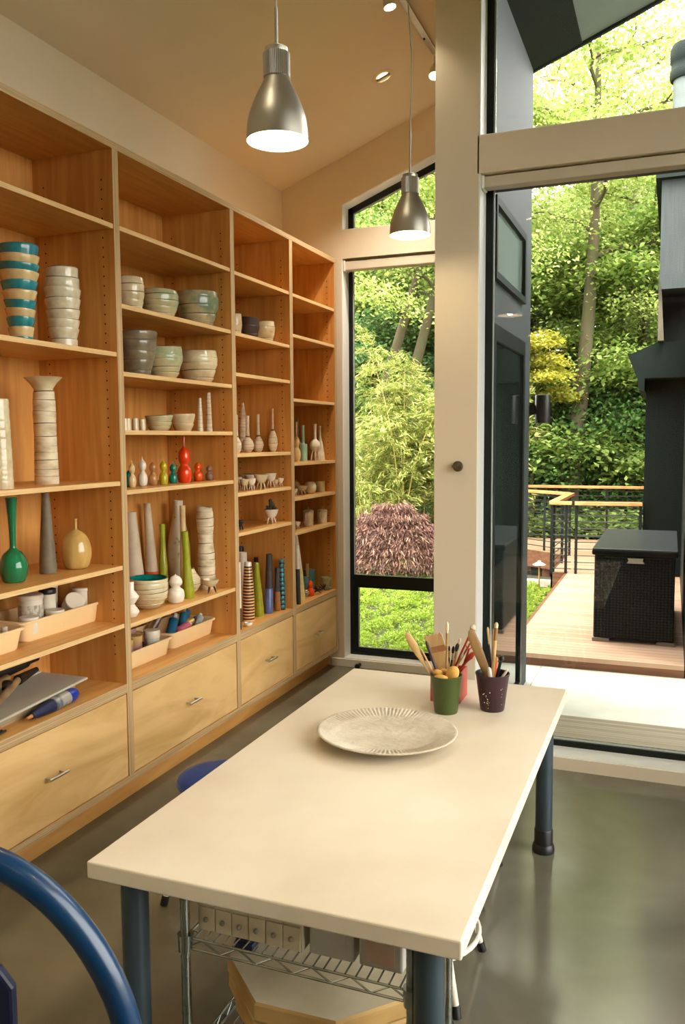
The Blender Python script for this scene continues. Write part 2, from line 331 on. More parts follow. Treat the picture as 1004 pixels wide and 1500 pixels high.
MB().box(1.432,1.438,-1.305,-1.295,3.311,rake2(1.435)-.045).prism([(1.432,rake2(1.432)-.045),(3.66,rake2(3.66)-.045),(3.66,rake2(3.66)-.053),(1.432,rake2(1.432)-.053)],1,-1.305,-1.295).build('glazing_bead',BEAD,w4)
MB().prism([(1.438,3.311),(3.66,3.311),(3.66,rake2(3.66)-.05),(1.438,rake2(1.438)-.05)],1,-1.293,-1.287).build('pane',GLASS,w4)
w5=window('daylight_fill_window',(4.65,-5.1,.7))  # unseen side window, added to let daylight fill the room
f=MB(); 
for ya in (-5.8,-4.45,-3.09,-1.74): f.box(XR+.04,XR+.09,ya,ya+.04,.3,3.7)
f.box(XR+.04,XR+.09,-5.8,-1.7,.3,.34).box(XR+.04,XR+.09,-5.8,-1.7,3.66,3.7).box(XR+.04,XR+.09,-5.8,-1.7,2.7,2.75)
f.build('window_frame',BLK,w5); MB().box(XR+.062,XR+.068,-5.76,-1.74,.34,3.66).build('pane',GLASS,w5)
# roller blinds rolled up in their cassettes
FAB=mat('blind_cassette',(222,212,190),.5,rgb2=(214,203,180),scale=4)
b=empty('roller_blind',(2.5,-1.41,3.05),'wide cream roller blind cassette rolled up above the big window','blind')
MB().box(1.41,3.68,-1.45,-1.37,3.052,3.108).build('cassette',FAB,b,bevel=.006)
for xx in (1.396,3.68): MB().box(xx,xx+.014,-1.456,-1.364,3.046,3.112).build('end_cap',TRIM,b,bevel=.003)
b=empty('roller_blind',(.6,.1,3.0),'narrow cream roller blind cassette rolled up above the tall slim window','blind')
MB().box(.056,1.14,.05,.13,3.004,3.068).build('cassette',FAB,b,bevel=.006)
MB().box(.04,.056,.046,.134,2.998,3.074).build('end_cap',TRIM,b,bevel=.003)
# small fittings
t=empty('door_stop',(.163,.03,.027),'small black rubber stop on the white baseboard under the slim window','door stop')
MB().lathe([(.014,0),(.014,.012),(.011,.014),(.011,.04),(.019,.042),(.021,.058),(.017,.066)],20,(0,0,0),M=Matrix.Translation((.163,.03,.027))@Matrix.Rotation(PI/2,4,'X')).build('bumper',BLKP,t,smooth=True)
t=empty('wall_dial',(1.29,-1.476,1.603),'small round gray metal dial on the pale pillar between the windows','dial')
Mk=Matrix.Translation((1.29,-1.476,1.603))@Matrix.Rotation(PI/2,4,'X')
DIAL=mat('pewter',(120,110,92),.4,.8,rgb2=(96,86,70),scale=40,bump=.3,bscale=120)
MB().lathe([(.012,0),(.012,.014),(.026,.016),(.029,.022),(.027,.028),(.02,.031)],24,M=Mk).build('dial_disc',DIAL,t,smooth=True)
MB().ball((1.264,-1.5,1.603),.009,(1,.8,1)).build('dial_tip',DIAL,t,smooth=True)
# ================================================================== THE SHELVING
su=empty('shelving_unit',(-.2,-1.88,0),'built-in birch plywood shelving unit with four bays along the left wall','shelving')
DIV=[(-3.77,-3.726),(-2.688,-2.646),(-1.614,-1.569),(-.8226,-.7758),(-.0334,0)]
XB=-.447
MB().box(XB-.006,XB,-3.726,-.0334,.168,3.0476).build('back_panel',PLYV,su)
MB().box(XB,0,-3.77,0,3.0476,3.08,front=1).build('top_panel',[PLYS,PLYE],su,bevel=.001)
MB().box(XB,0,-3.77,0,.136,.168,front=1).build('bottom_panel',[PLYS,PLYE],su,bevel=.001)
MB().box(-.12,-.1,-3.74,.03,0,.136,front=1).build('toe_kick',[PLYS,PLYS],su)
SH=[[2.719,2.151,1.565,1.174,.901],[2.721,2.375,2.067,1.799,1.52,.891],[2.716,2.371,2.14,1.671,1.44,1.205],[2.714,2.45,2.025,1.596,1.359,1.125]]
for i,(a,b) in enumerate(DIV):
    m=MB(); m.box(XB,-.001,a,b,.168,3.0476,m=0,front=1)
    for side in (0,1):
        if (i==0 and side==0) or (i==4 and side==1): continue
        yy=a-.0006 if side==0 else b+.0006
        for xx in (-.062,-.385):
            z=.75
            while z<2.92:
                n=8; vs=[(xx+.0042*math.cos(2*PI*q/n),yy,z+.0042*math.sin(2*PI*q/n)) for q in range(n)]
                m.add(vs,[tuple(range(n)) if side==0 else tuple(range(n-1,-1,-1))],2); z+=.0425
    m.build('upright_panel',[PLYV,PLYEV,DARKGAP],su)
for b_ in range(4):
    ya,yb=DIV[b_][1],DIV[b_+1][0]
    MB().box(XB,-.0005,ya,yb,.569,.614,front=1).build('drawer_rail_shelf',[PLYS,PLYE],su,bevel=.001)
    for z in SH[b_]:
        MB().box(XB,-.004,ya+.002,yb-.002,z-.021,z,front=1).build('shelf',[PLYS,SHEDGE],su,bevel=.001)
    g=.004
    d=MB().box(-.024,-.003,ya+g,yb-g,.168+g,.569-g).build('drawer_front',DRAWER,su,bevel=.0015)
    yc=(ya+yb)/2; zc=.372-.004*b_
    h=MB(); L=.058
    h.tube([(-.004,yc-L*.72,zc),(.03,yc-L*.72,zc)],.0045,8).tube([(-.004,yc+L*.72,zc),(.03,yc+L*.72,zc)],.0045,8).tube([(.03,yc-L,zc),(.03,yc+L,zc)],.0058,10)
    h.build('drawer_pull',STEEL,d,smooth=True)
# ================================================================== POTTERY ON THE SHELVES
def smoothp(pts,n=4):
    """Catmull-Rom through (r,z,mat) points"""
    out=[];N=len(pts)
    for i in range(N-1):
        p0,p1,p2,p3=pts[max(i-1,0)],pts[i],pts[i+1],pts[min(i+2,N-1)]
        for k in range(n):
            t=k/n
            f=lambda a,b,c,d:.5*((2*b)+(-a+c)*t+(2*a-5*b+4*c-d)*t*t+(-a+3*b-3*c+d)*t**3)
            out.append((max(f(p0[0],p1[0],p2[0],p3[0]),.0005),f(p0[1],p1[1],p2[1],p3[1]),p1[2] if len(p1)>2 else 0))
    p=pts[-1]; out.append((p[0],p[1],p[2] if len(p)>2 else 0)); return out
def hollow(prof,depth,th,m=None):
    """adds the inner wall down to depth below the rim"""
    zt=prof[-1][1]; inner=[(max(p[0]-th,.001),p[1],p[2] if m is None else m) for p in reversed(prof) if p[1]>zt-depth]
    r,z,mm=inner[-1]
    return prof[:-1]+[(prof[-1][0],zt,inner[0][2])]+inner+[(r*.5,z-.001,mm),(.001,z-.002,mm)]
def warp(seed,wob=0,tilt=0,lean=(0,0),bend=None,h=1):
    q=random.Random(seed); a1,a2,a3=[q.uniform(0,6.28) for _ in range(3)]
    def f(r,z,a,i):
        t=z/h
        rr=r*(1+wob*(math.sin(2*a+a1+3*t)*.6+math.sin(3*a+a2-5*t)*.4))
        zz=z+tilt*math.sin(a+a3+i*.35)*min(1,t*3)
        b=bend(t) if bend else 0
        return rr,zz,lean[0]*t+b*lean_dir[0],lean[1]*t+b*lean_dir[1]
    return f
lean_dir=(-.36,.93)     # along the room, towards the far wall
CNT=[0]
def pot(name,label,cat,loc,prof,mats,group=None,seg=28,open_=0,th=.004,wob=.01,tilt=0,lean=(0,0),bend=None,sm=True,inner=None):
    CNT[0]+=1; h=prof[-1][1]
    p=smoothp(prof) if sm else prof
    if open_: p=hollow(p,open_*h,th,inner)
    m=MB().lathe(p,seg,(0,0,0),warp=warp(CNT[0],wob,tilt,lean,bend,h))
    o=m.build(name,mats,None,smooth=True,loc=loc,angle=50)
    return tag(o,label,cat,group)
def S(r,h,pts): return [(a*r,b*h,(c[0] if c else 0)) for a,b,*c in pts]
def bands(r,h,n,rf,ms,lip=.05,groove=None,seedv=0,jit=.12):
    """a stack of n coil rings; rf(t) the outline, ms the material index of ring i"""
    q=random.Random(seedv); zs=[0]
    for i in range(n): zs.append(zs[-1]+1+q.uniform(-jit,jit))
    zs=[z/zs[-1] for z in zs]; out=[]
    for i in range(n):
        t0,t1=zs[i],zs[i+1]; d=t1-t0; m=ms(i)
        ra,rb=rf(t0)*r*(1-lip),rf(t1)*r
        out+= [(ra,t0*h,m),(ra+(rb-ra)*.5,(t0+d*.4)*h,m),(rb,(t0+d*.84)*h,m),(rb*.992,(t0+d*.95)*h,m if groove is None else groove)]
        if groove is not None and i<n-1: out.append((rb*(1-lip*1.1),(t0+d*.965)*h,groove))
    out.append((rf(1)*r*.97,h,ms(n-1))); return out
def interp(*kv):
    def f(t):
        for (a,va),(b,vb) in zip(kv,kv[1:]):
            if t<=b: return va+(vb-va)*(t-a)/(b-a+1e-9)
        return kv[-1][1]
    return f
# ---- first bay
pot('banded_vase','tall vase of stacked teal and cream rings on the upper left shelf','vase',(-.19,-3.084,2.151),bands(.086,.404,11,interp((0,.54),(.2,.62),(.45,.76),(.75,.94),(.97,1),(1,.96)),lambda i:i%2,.1,None,1),[TEAL,CREAM],open_=.5,wob=.02,tilt=.003,sm=False,seg=36)
pot('banded_vase','white vase of eight stacked rings beside the teal striped vase','vase',(-.17,-2.843,2.151),bands(.08,.356,8,interp((0,.76),(.15,.72),(.3,.84),(.5,.92),(.75,1),(.88,.93),(1,.88)),lambda i:0,.07,1,2),[IVORY,GROOVE],open_=.5,wob=.02,tilt=.003,sm=False,seg=36)
pot('banded_vase','cream column vase of stacked rings cut by the left edge of the photo','vase',(-.099,-3.333,1.565),bands(.051,.349,9,interp((0,1),(.3,.98),(.6,.93),(1,.84)),lambda i:0,.03,None,3),[PALEG],open_=.4,wob=.012,tilt=.002,sm=False,seg=32)
p=bands(.052,.40,10,interp((0,1),(.2,.98),(.4,.93),(.6,.92),(.8,.96),(.97,.9),(1,.86)),lambda i:0,.03,2,4,.35)
p=p[:-1]+[(.041,.402,1),(.040,.41,1),(.058,.436,1),(.081,.459,1)]
pot('birch_bark_vase','tall birch bark column vase with a wide flared rim','vase',(-.184,-2.969,1.565),p,[BIRCH,PALEG,GROOVE],open_=.4,th=.006,wob=.02,tilt=.002,sm=False,seg=36)
pot('long_neck_bottle','glossy dark green round bottle with a long flaring neck','bottle',(-.157,-3.217,1.174),S(.058,.348,[(.6,0),(.8,.02),(.99,.13),(.98,.22),(.7,.33),(.3,.39),(.22,.43),(.24,.6),(.3,.8),(.4,1)]),[BOTTLEG],open_=.5,seg=36)
pot('cone_vase','tall warm gray cone vase beside the green long-necked bottle','vase',(-.18,-2.986,1.174),S(.037,.353,[(.97,0),(1,.04),(.9,.25),(.7,.55),(.55,.8),(.46,1)]),[GRAYC],open_=.3)
pot('egg_vase','yellowish cream egg shaped bottle with a thin straight neck','bottle',(-.149,-2.833,1.174),S(.067,.227,[(.55,0),(.8,.05),(.98,.24),(.98,.42),(.78,.62),(.4,.74),(.12,.785),(.09,.82),(.09,.92),(.12,1)]),[EGG],open_=.2,seg=36)
# ---- second bay, two shelves of bowls
def bowl(label,loc,h,r,rb,n,mats,sd,group='striped clay bowls on the upper shelves',belly=.6,top=.93):
    f=interp((0,rb),(.2,rb+(1-rb)*.5),(belly,1.0),(.85,1.0),(1,top))
    return pot('bowl',label,'bowl',loc,bands(r,h,n,f,lambda i:0,.02,1,sd,.3),[*mats,GROOVE],group,seg=36,open_=.85,th=.007,wob=.02,tilt=.004,sm=False)
G1='striped clay bowls on the upper shelves'
bowl('sand coloured banded bowl at the left end of the highest bowl shelf',(-.16,-2.357,2.375),.172,.073,.68,5,[PALEG],11)
bowl('greenish cream streaked bowl in the middle of the highest bowl shelf',(-.16,-2.102,2.375),.149,.102,.62,5,[CELADON],12)
bowl('large gray-green glazed bowl at the right end of the highest bowl shelf',(-.16,-1.72,2.375),.206,.123,.6,5,[GREENG],13)
f=interp((0,.62),(.5,.85),(1,1.0))
pot('bowl','gray-brown straight-sided bowl at the left end of the lower bowl shelf','bowl',(-.17,-2.293,2.067),bands(.104,.226,5,f,lambda i:0,.02,1,14,.3),[GRAYG,GROOVE],G1,seg=36,open_=.85,th=.007,wob=.02,tilt=.004,sm=False)
bowl('olive and sand streaked bowl in the middle of the lower bowl shelf',(-.15,-2.086,2.067),.174,.101,.58,5,[CELADON],15)
bowl('pale cream banded bowl at the right end of the lower bowl shelf',(-.14,-1.755,2.067),.184,.11,.6,5,[PALEG],16)
CUP=['small pale clay cup half hidden by the upright, leftmost of four','small pale clay cup, second from the left of the row of four','small pale clay cup, third from the left of the row of four','small pale clay cup next to the striped bowl, rightmost of four']
for lb,(y,h,r) in zip(CUP,[(-2.485,.058,.016),(-2.46,.059,.0175),(-2.396,.061,.0165),(-2.337,.058,.0165)]):
    pot('clay_cup',lb,'cup',(-.12,y,1.799),[(r*1.02,0,0),(r,.02,0),(r*.97,h,0)],[PALEG],'small cups on the eye-level shelf',seg=20,open_=.9,th=.002,sm=False)
pot('bowl','low flaring bowl with dark streaks beside the four small cups','bowl',(-.13,-2.174,1.799),bands(.073,.081,3,interp((0,.62),(.35,.85),(1,1)),lambda i:0,.03,1,17,.3),[CELADON,GROOVE],seg=32,open_=.8,th=.006,wob=.02,tilt=.003,sm=False)
pot('bowl','pale two-tier flaring bowl to the left of two thin tapered columns','bowl',(-.17,-1.88,1.799),bands(.068,.098,2,interp((0,.64),(.5,.9),(.52,.9),(1,1)),lambda i:0,.05,None,18,.1),[PALEG],seg=32,open_=.8,th=.006,wob=.015,tilt=.003,sm=False)
pot('tapered_bud_vase','shorter cream tapered bud vase of ringed clay','vase',(-.12,-1.781,1.799),bands(.019,.188,9,interp((0,1),(1,.55)),lambda i:0,.04,1,19,.3),[PALEG,GROOVE],seg=20,open_=.3,th=.003,sm=False,wob=.02)
pot('tapered_bud_vase','taller dark-ringed birch bud vase at the right of the pair','vase',(-.11,-1.7,1.799),bands(.02,.222,10,interp((0,1),(1,.58)),lambda i:0,.05,1,20,.3),[BIRCH,GROOVE],seg=20,open_=.3,th=.003,sm=False,wob=.02)
# ---- gourds
GD=[(.62,0),(.84,.03),(1,.2),(.9,.36),(.42,.5),(.66,.59),(.8,.69),(.66,.8),(.26,.88),(.11,.93),(.09,1)]
GS=[(.62,0),(.84,.04),(1,.26),(.9,.42),(.5,.55),(.72,.66),(.78,.76),(.55,.9),(.22,.96),(.1,1)]
def gourd(label,x,y,h,r,m,pts=GD): return pot('gourd_vase',label,'vase',(x,y,1.52),S(r,h,pts),[m],'gourd bottles on the second bay shelf',seg=28,wob=.01)
pot('egg_vase','teal egg shaped vase half hidden by the upright','vase',(-.16,-2.40,1.52),S(.025,.084,[(.6,0),(.9,.15),(1,.42),(.85,.7),(.4,.95),(.1,1)]),[TEALG])
gourd('cream double gourd bottle at the left of the gourd row',-.14,-2.407,.131,.02,CREAM)
gourd('white double gourd bottle with a thin stem',-.162,-2.285,.149,.025,WHITEG)
gourd('tan double gourd bottle next to the yellow one',-.127,-2.244,.134,.023,TAN)
gourd('yellow-green double gourd bottle',-.111,-2.173,.138,.023,YELG)
gourd('small dark teal double gourd bottle beside the big red one',-.158,-2.009,.116,.024,TEALG)
gourd('large glossy red-orange double gourd bottle, tallest of the row',-.121,-1.954,.249,.039,RED,[(.6,0),(.85,.03),(1,.17),(.93,.29),(.55,.385),(.74,.46),(.84,.56),(.72,.68),(.3,.76),(.12,.8),(.1,1)])
gourd('small orange double gourd bottle right of the big red one',-.143,-1.776,.107,.027,ORANGE,GS)
gourd('small brown double gourd bottle at the right end of the row',-.121,-1.689,.089,.024,BROWN,GS)
# ---- tall bottles, sixth shelf of the second bay
zz=.891
CONE=[(1,0,1),(1,.25,1),(1,.255,0),(.98,.3,0),(.88,.45,0),(.72,.75,0),(.58,1,0)]
pot('cone_vase','wide taupe cone vase with an orange band at its foot','vase',(-.37,-2.075,zz),S(.05,.475,CONE),[TAUPE,ORB],open_=.3,lean=(.0,-.03))
pot('cone_vase','slim taupe cone vase with an orange foot, taller of the pair','vase',(-.38,-1.9,zz),S(.037,.51,[(1,0,1),(1,.225,1),(1,.23,0),(.9,.3,0),(.7,.65,0),(.5,1,0)]),[TAUPE,ORB],open_=.3,lean=(.0,-.035))
pot('cone_vase','brown cone vase partly hidden behind the wide taupe one','vase',(-.4,-2.2,zz),S(.03,.36,[(1,0),(.9,.4),(.6,1)]),[BROWN],open_=.3)
pot('slim_bottle','left lime green slim bottle, standing beside the taupe cones','bottle',(-.34,-1.85,zz),S(.0275,.385,[(.95,0),(1,.05),(.98,.2),(.86,.4),(.64,.62),(.58,.85),(.62,1)]),[LIME],open_=.4)
pot('long_neck_bottle','tall gray speckled bottle with a swelling belly at the back','bottle',(-.33,-1.697,zz),S(.068,.51,[(.68,0),(.85,.1),(1,.32),(.96,.48),(.7,.68),(.45,.84),(.42,1)]),[SPECK],open_=.3,seg=32)
pot('slim_bottle','thin beige bottle neck rising in front of the speckled bottle','bottle',(-.235,-1.8,zz),S(.022,.49,[(.9,0),(1,.1),(.9,.4),(.78,.7),(.74,1)]),[BEIGE],open_=.3)
pot('slim_bottle','right lime green slim bottle at the front of the shelf','bottle',(-.089,-1.988,zz),S(.033,.37,[(.95,0),(1,.05),(.98,.12),(.82,.32),(.62,.55),(.55,.8),(.6,1)]),[LIME],open_=.4,lean=(0,-.03))
p=bands(.05,.476,11,interp((0,.98),(.12,.98),(.3,1.02),(.45,1.0),(.56,.86),(.63,.82),(.75,.96),(.9,1),(1,.88)),lambda i:0,.03,1,21,.4)
pot('birch_bark_vase','birch bark column vase with a pinched waist','vase',(-.146,-1.693,zz),p,[BIRCH,GROOVE],open_=.4,th=.006,wob=.025,tilt=.003,sm=False,seg=32,lean=(0,-.015))
pot('ball_vase','round striped ball vase hidden partly by the right lime bottle','vase',(-.165,-1.85,zz),bands(.062,.138,7,lambda t:max(.42,math.sin(PI*(.12+.8*t))),lambda i:0,.03,1,22,.3),[PALEG,GROOVE],open_=.2,sm=False,wob=.02,tilt=.003)
pot('gourd_vase','plump cream double gourd vase in front of the speckled bottle','vase',(-.086,-2.122,zz),S(.047,.152,[(.62,0),(.85,.04),(1,.24),(.88,.44),(.52,.54),(.74,.66),(.76,.76),(.5,.9),(.14,.96),(.06,1)]),[WHITEG],seg=32)
pot('bowl','deep striped bowl with a turquoise glazed inside','bowl',(-.142,-2.289,zz),bands(.102,.157,6,interp((0,.52),(.15,.74),(.4,.95),(.7,1.0),(1,.98)),lambda i:0,.02,1,23,.3),[PALEG,GROOVE,TURQ],seg=44,open_=.9,th=.006,wob=.015,tilt=.003,sm=False,inner=2)
pot('zigzag_vase','white zigzag vase with sharp collars and a red inner rim','vase',(-.09,-2.515,zz),S(.04,.175,[(.62,0,0),(.74,.03,0),(1,.14,0),(.98,.17,0),(.42,.36,0),(1,.56,0),(.98,.59,0),(.4,.76,0),(.42,1,0)]),[WHITEG,RED],open_=.3,sm=False,seg=32,th=.003,inner=1)
# ---- small footed bowls
def footed(name,label,cat,loc,h,r,m,legm=None,legs=4,hb=.42,rim=None,group=None,black=False,rt=1.0):
    p=S(r,h,[(.12,hb),(.5,hb+.06),(.8,hb+.25),(.93,hb+.45),(rt,1)])
    pr=hollow(smoothp(p),h*.5,.003,1)
    root=MB().lathe(pr,24,warp=warp(int(r*1e5)+legs,.02,.001,h=h)).build(name,[m,rim or m],None,smooth=True,loc=loc,angle=60)
    for k_ in range(legs):
        a=2*PI*k_/legs+.4
        pts=[(r*.3*math.cos(a),r*.3*math.sin(a),h*(hb+.1)),(r*.5*math.cos(a),r*.5*math.sin(a),h*.25),(r*.62*math.cos(a),r*.62*math.sin(a),.0)]
        l=MB().tube(pts,[r*.13,r*.1,r*.04],7).build('leg',legm or m,root,smooth=True)
    return tag(root,label,cat,group)
footed('footed_bowl','tiny footed bowl in front of the pinched birch vase','bowl',(-.051,-1.814,zz),.078,.046,PALEG,DKBR,3,.45)
# ---- third bay
bowl('pale bowl half hidden by the upright beside the dark one',(-.17,-1.264,2.371),.155,.046,.66,3,[PALEG],31,'bowls on the third bay shelf')
bowl('dark brown bowl between two pale bowls',(-.16,-1.103,2.371),.146,.071,.66,3,[DKBR],32,'bowls on the third bay shelf')
bowl('cream streaked bowl right of the dark brown bowl',(-.16,-.898,2.371),.147,.08,.62,4,[PALEG],33,'bowls on the third bay shelf')
p=bands(.036,.326,15,interp((0,.9),(.15,1),(.45,.85),(.75,.55),(1,.2)),lambda i:0,.16,1,34,.2)
pot('spiral_cone','dark ringed beehive cone behind the small bottles','sculpture',(-.3,-.93,1.671),p,[BIRCH,GROOVE],None,seg=24,sm=False,wob=.02)
def ringbottle(label,x,y,z,h,r,n,fr,m=BIRCHG,g=GROOVE,sd=0,split=.42,ball=None):
    p=bands(r,h*split,n,lambda t:max(fr,math.sin(PI*(.16+.72*t))),lambda i:0,.05,1,sd,.3)
    p=p[:-1]+[(r*fr*.9,h*(split+.03),0),(r*fr*.72,h*.7,0),(r*fr*.8,h,0)]
    return pot('ringed_bottle',label,'bottle',(x,y,z),p,[m,g],'small ringed bottles in the third bay',seg=24,open_=.2,th=.003,sm=False,wob=.015,tilt=.0015)
ringbottle('ringed round bottle half hidden by the upright, leftmost of four',-.13,-1.335,1.671,.232,.029,4,.32,sd=41)
ringbottle('ringed round bottle in front of the beehive cone',-.2,-1.06,1.671,.235,.041,4,.36,sd=42)
ringbottle('ringed round bottle with a straight neck, right of the beehive cone',-.2,-.91,1.671,.247,.036,4,.36,sd=43)
ringbottle('ringed round bottle with the longest neck, right of the group',-.12,-.855,1.671,.285,.033,5,.26,sd=44,split=.5)
FB=[('footed bowl at the front left of the crowd of little bowls',-.089,-1.323,.071,.029),('footed bowl second from the front left of the crowd',-.062,-1.28,.073,.027),('widest footed bowl in the middle of the crowd of little bowls',-.057,-1.164,.092,.045),('tall cup-like footed bowl right of the widest one',-.08,-.976,.093,.038),('very small footed bowl near the right of the crowd',-.061,-.939,.051,.019),('small footed bowl at the far right of the crowd',-.052,-.885,.058,.022),('footed bowl at the back left of the crowd, dark inside',-.3,-.9,.083,.044),('footed bowl at the back middle of the crowd, dark inside',-.2,-1.03,.088,.042),('footed bowl half hidden by the upright left of the crowd',-.18,-1.236,.078,.026)]
for i,(lb,x,y,h,r) in enumerate(FB): footed('footed_bowl','small cream '+lb,'bowl',(x,y,1.44),h,r,WHITEG if i%2 else PALEG,None,4,.42,DKBR if i in(6,7) else None,'little footed bowls')
c_=footed('spiky_creature','tiny black many-legged pot at the left of the shelf','pot',(-.073,-1.410,1.205),.061,.026,BLACKG,None,7,.5,rt=.8)
pl=footed('footed_planter','white footed bowl planted with a small succulent','planter',(-.075,-.988,1.205),.094,.05,WHITEG,None,5,.4,DKBR)
SUC=mat('succulent_green',(86,92,72),.6,rgb2=(58,62,48),scale=30)
m=MB()
q=random.Random(5)
for i in range(26):
    a=q.uniform(0,6.28); t=q.uniform(.1,1); l=.05*t
    m.tube([(0,0,.085),(l*.6*math.cos(a),l*.6*math.sin(a),.1+.02*(1-t)),(l*math.cos(a),l*math.sin(a),.1+.06*(1-t))],[.003,.007,.001],5)
m.tube([(0,0,.085),(.004,.002,.12),(-.003,0,.15)],[.005,.004,.004],6).ball((-.003,0,.15),.013).ball((.01,.004,.135),.01)
tag(m.build('plant',SUC,pl,smooth=True),'gray-green succulent')
z3=.614
# tall cylinders and horns on the low shelf
def horn(label,x,y,h,r,prof,mats,bend=None,lean=(0,0),open_=.15,cat='vase',name='horn_vase'): return pot(name,label,cat,(x,y,z3),S(r,h,prof),mats,None,24,open_,.003,.008,0,lean,bend)
horn('white cylinder with a dark foot hard against the upright',-.044,-1.502,.41,.014,[(1,0,1),(1,.3,1),(1,.32,0),(.95,1,0)],[WHITEG,SLATE],name='tube_vase')
horn('white slant-topped cylinder behind the black and peach striped vase',-.3,-.965,.39,.029,[(1,0),(1,.5),(.95,1)],[WHITEG],name='tube_vase')
horn('tall black cylinder at the back left of the horn vases',-.37,-.868,.415,.026,[(1,0),(.95,.5),(.9,1)],[BLACKG],name='tube_vase')
n=18; p=[]
for i in range(n):
    t0,t1=i/n*.93,(i+1)/n*.93; f=interp((0,.95),(.15,1),(.5,.93),(.8,.72),(1,.58))
    for a,b,mm in ((t0,t0+(t1-t0)*.5,0),(t0+(t1-t0)*.5,t1,1)): p+= [(.039*f(a),.373*a,mm),(.039*f(b),.373*b,mm)]
p.append((.022,.373,2)); p[-2]=(*p[-2][:2],2)
pot('striped_vase','black and peach striped tapering vase with a white top','vase',(-.112,-1.25,z3),p,[STRO,BLACKG,WHITEG],None,28,.2,.003,.008,sm=False)
horn('olive lime cone vase beside the black and peach striped vase',-.109,-1.11,.355,.032,[(1,0),(.98,.1),(.84,.4),(.62,.75),(.56,.97),(.4,1)],[LIME],lean=(0,-.035),open_=0)
horn('slim black horn vase behind the olive lime cone',-.25,-.852,.345,.022,[(1,0),(.9,.5),(.7,1)],[BLACKG],lean=(0,-.02))
horn('bent slate horn vase with a periwinkle blue lower half',-.089,-1.01,.385,.027,[(.9,0,1),(1,.1,1),(.98,.38,1),(.96,.42,0),(.84,.8,0),(.72,1,0)],[SLATE,PERI],bend=lambda t:.07*math.sin(2.2*t)*t)
horn('slim slate horn vase with a tan lower half',-.07,-.915,.29,.021,[(.95,0,1),(1,.1,1),(.9,.44,1),(.88,.47,0),(.72,.8,0),(.8,1,0)],[SLATE,TAN],bend=lambda t:-.035*math.sin(PI*t))
n=11; p=[]
for i in range(n):
    t0,t1=i/n,(i+1)/n; f=interp((0,.94),(.1,1),(.5,.95),(.8,.7),(1,.6))
    p+= [(.026*f(t0),.34*t0,1),(.026*f(t0),.34*(t0+.025),1),(.027*f(t0+.03),.34*(t0+.03),0),(.027*f(t1),.34*(t1-.004),0)]
p.append((.0155,.34,1))
pot('striped_vase','teal and black ringed tapering vase at the right of the horns','vase',(-.063,-.866,z3),p,[STRT,BLACKG],None,24,.2,.003,.008,sm=False)
pot('clay_dish','tiny white dish lying in front of the striped vase','dish',(-.04,-1.395,z3),S(.027,.022,[(.7,0),(1,.5),(.98,1)]),[WHITEG],open_=.6,th=.003)
# ---- fourth bay
z4=1.596
DB=[(.7,0),(1,.14),(.9,.27),(.5,.36),(.74,.44),(.8,.52),(.5,.6),(.24,.64),(.2,.8),(.24,1)]
pot('gourd_vase','cream and tan double gourd bottle half hidden by the upright','bottle',(-.139,-.434,z4),S(.03,.28,DB),[CREAM],open_=.15)
pot('slim_bottle','mint green straight cylinder bottle with a thin neck','bottle',(-.132,-.335,z4),S(.03,.258,[(.97,0),(1,.02),(1,.44),(.9,.47),(.42,.5),(.36,.6),(.38,1)]),[MINT],open_=.2)
pot('cone_vase','gray drop-shaped bottle with a tall thin neck behind the mint bottle','bottle',(-.28,-.1,z4),S(.04,.325,[(1,0),(.95,.15),(.6,.38),(.22,.6),(.17,.8),(.15,1)]),[GRAYG],open_=.1)
lb=empty('legged_bottle',(-.079,-.239,z4),'white round bottle standing on thin white legs','bottle')
bo=MB().lathe(smoothp(S(.038,.268,[(.05,.24),(.5,.26),(.95,.36),(1,.43),(.8,.52),(.36,.58),(.28,.64),(.3,.85),(.36,1)])),28,(-.079,-.239,z4)).build('body',WHITEG,lb,smooth=True)
for k_ in range(6):
    a=2*PI*k_/6
    MB().tube([(-.079+.015*math.cos(a),-.239+.015*math.sin(a),z4+.085),(-.079+.028*math.cos(a),-.239+.028*math.sin(a),z4+.05),(-.079+.036*math.cos(a),-.239+.036*math.sin(a),z4)],[.005,.004,.0015],7).build('leg',WHITEG,lb,smooth=True)
pot('ball_vase','white ball vase tucked behind the legged bottle','vase',(-.22,-.21,z4),S(.036,.14,[(.5,0),(.9,.25),(1,.5),(.8,.8),(.3,.97),(.25,1)]),[WHITEG])
pot('cone_vase','white cone bottle with a thin neck at the right end of the shelf','bottle',(-.103,-.09,z4),S(.039,.256,[(1,0),(.98,.03),(.86,.2),(.6,.45),(.3,.65),(.22,.8),(.24,1)]),[IVORY],open_=.15)
pot('ball_vase','gray-green ball vase behind the double gourd bottle','vase',(-.25,-.3,z4),S(.032,.15,[(.5,0),(.9,.25),(1,.5),(.8,.8),(.3,.97),(.25,1)]),[CELADON])
z4=1.359
lid=pot('domed_jar','cream dome with a small knob at the back of the shelf','jar',(-.28,-.14,z4),S(.04,.09,[(.9,0),(1,.15),(.95,.45),(.6,.8),(.12,.92),(.14,1)]),[PALEG])
footed('footed_bowl','low wide footed bowl in front of the domed jar','bowl',(-.112,-.411,z4),.063,.043,PALEG,None,4,.4)
footed('footed_bowl','small footed bowl half hidden by the fourth bay upright','bowl',(-.079,-.6,z4),.052,.019,WHITEG,None,4,.4)
pot('ball_vase','pale cream ball between the footed bowl and the cylinder','vase',(-.102,-.282,z4),S(.046,.088,[(.45,0),(.8,.12),(1,.48),(.8,.86),(.4,.98),(.05,1)]),[IVORY],seg=32)
pot('cylinder_box','pale straight cylinder jar at the right end of the shelf','jar',(-.101,-.103,z4),S(.037,.081,[(.98,0),(1,.04),(1,.5),(.98,1)]),[PALEG],open_=.5,sm=False,seg=32)
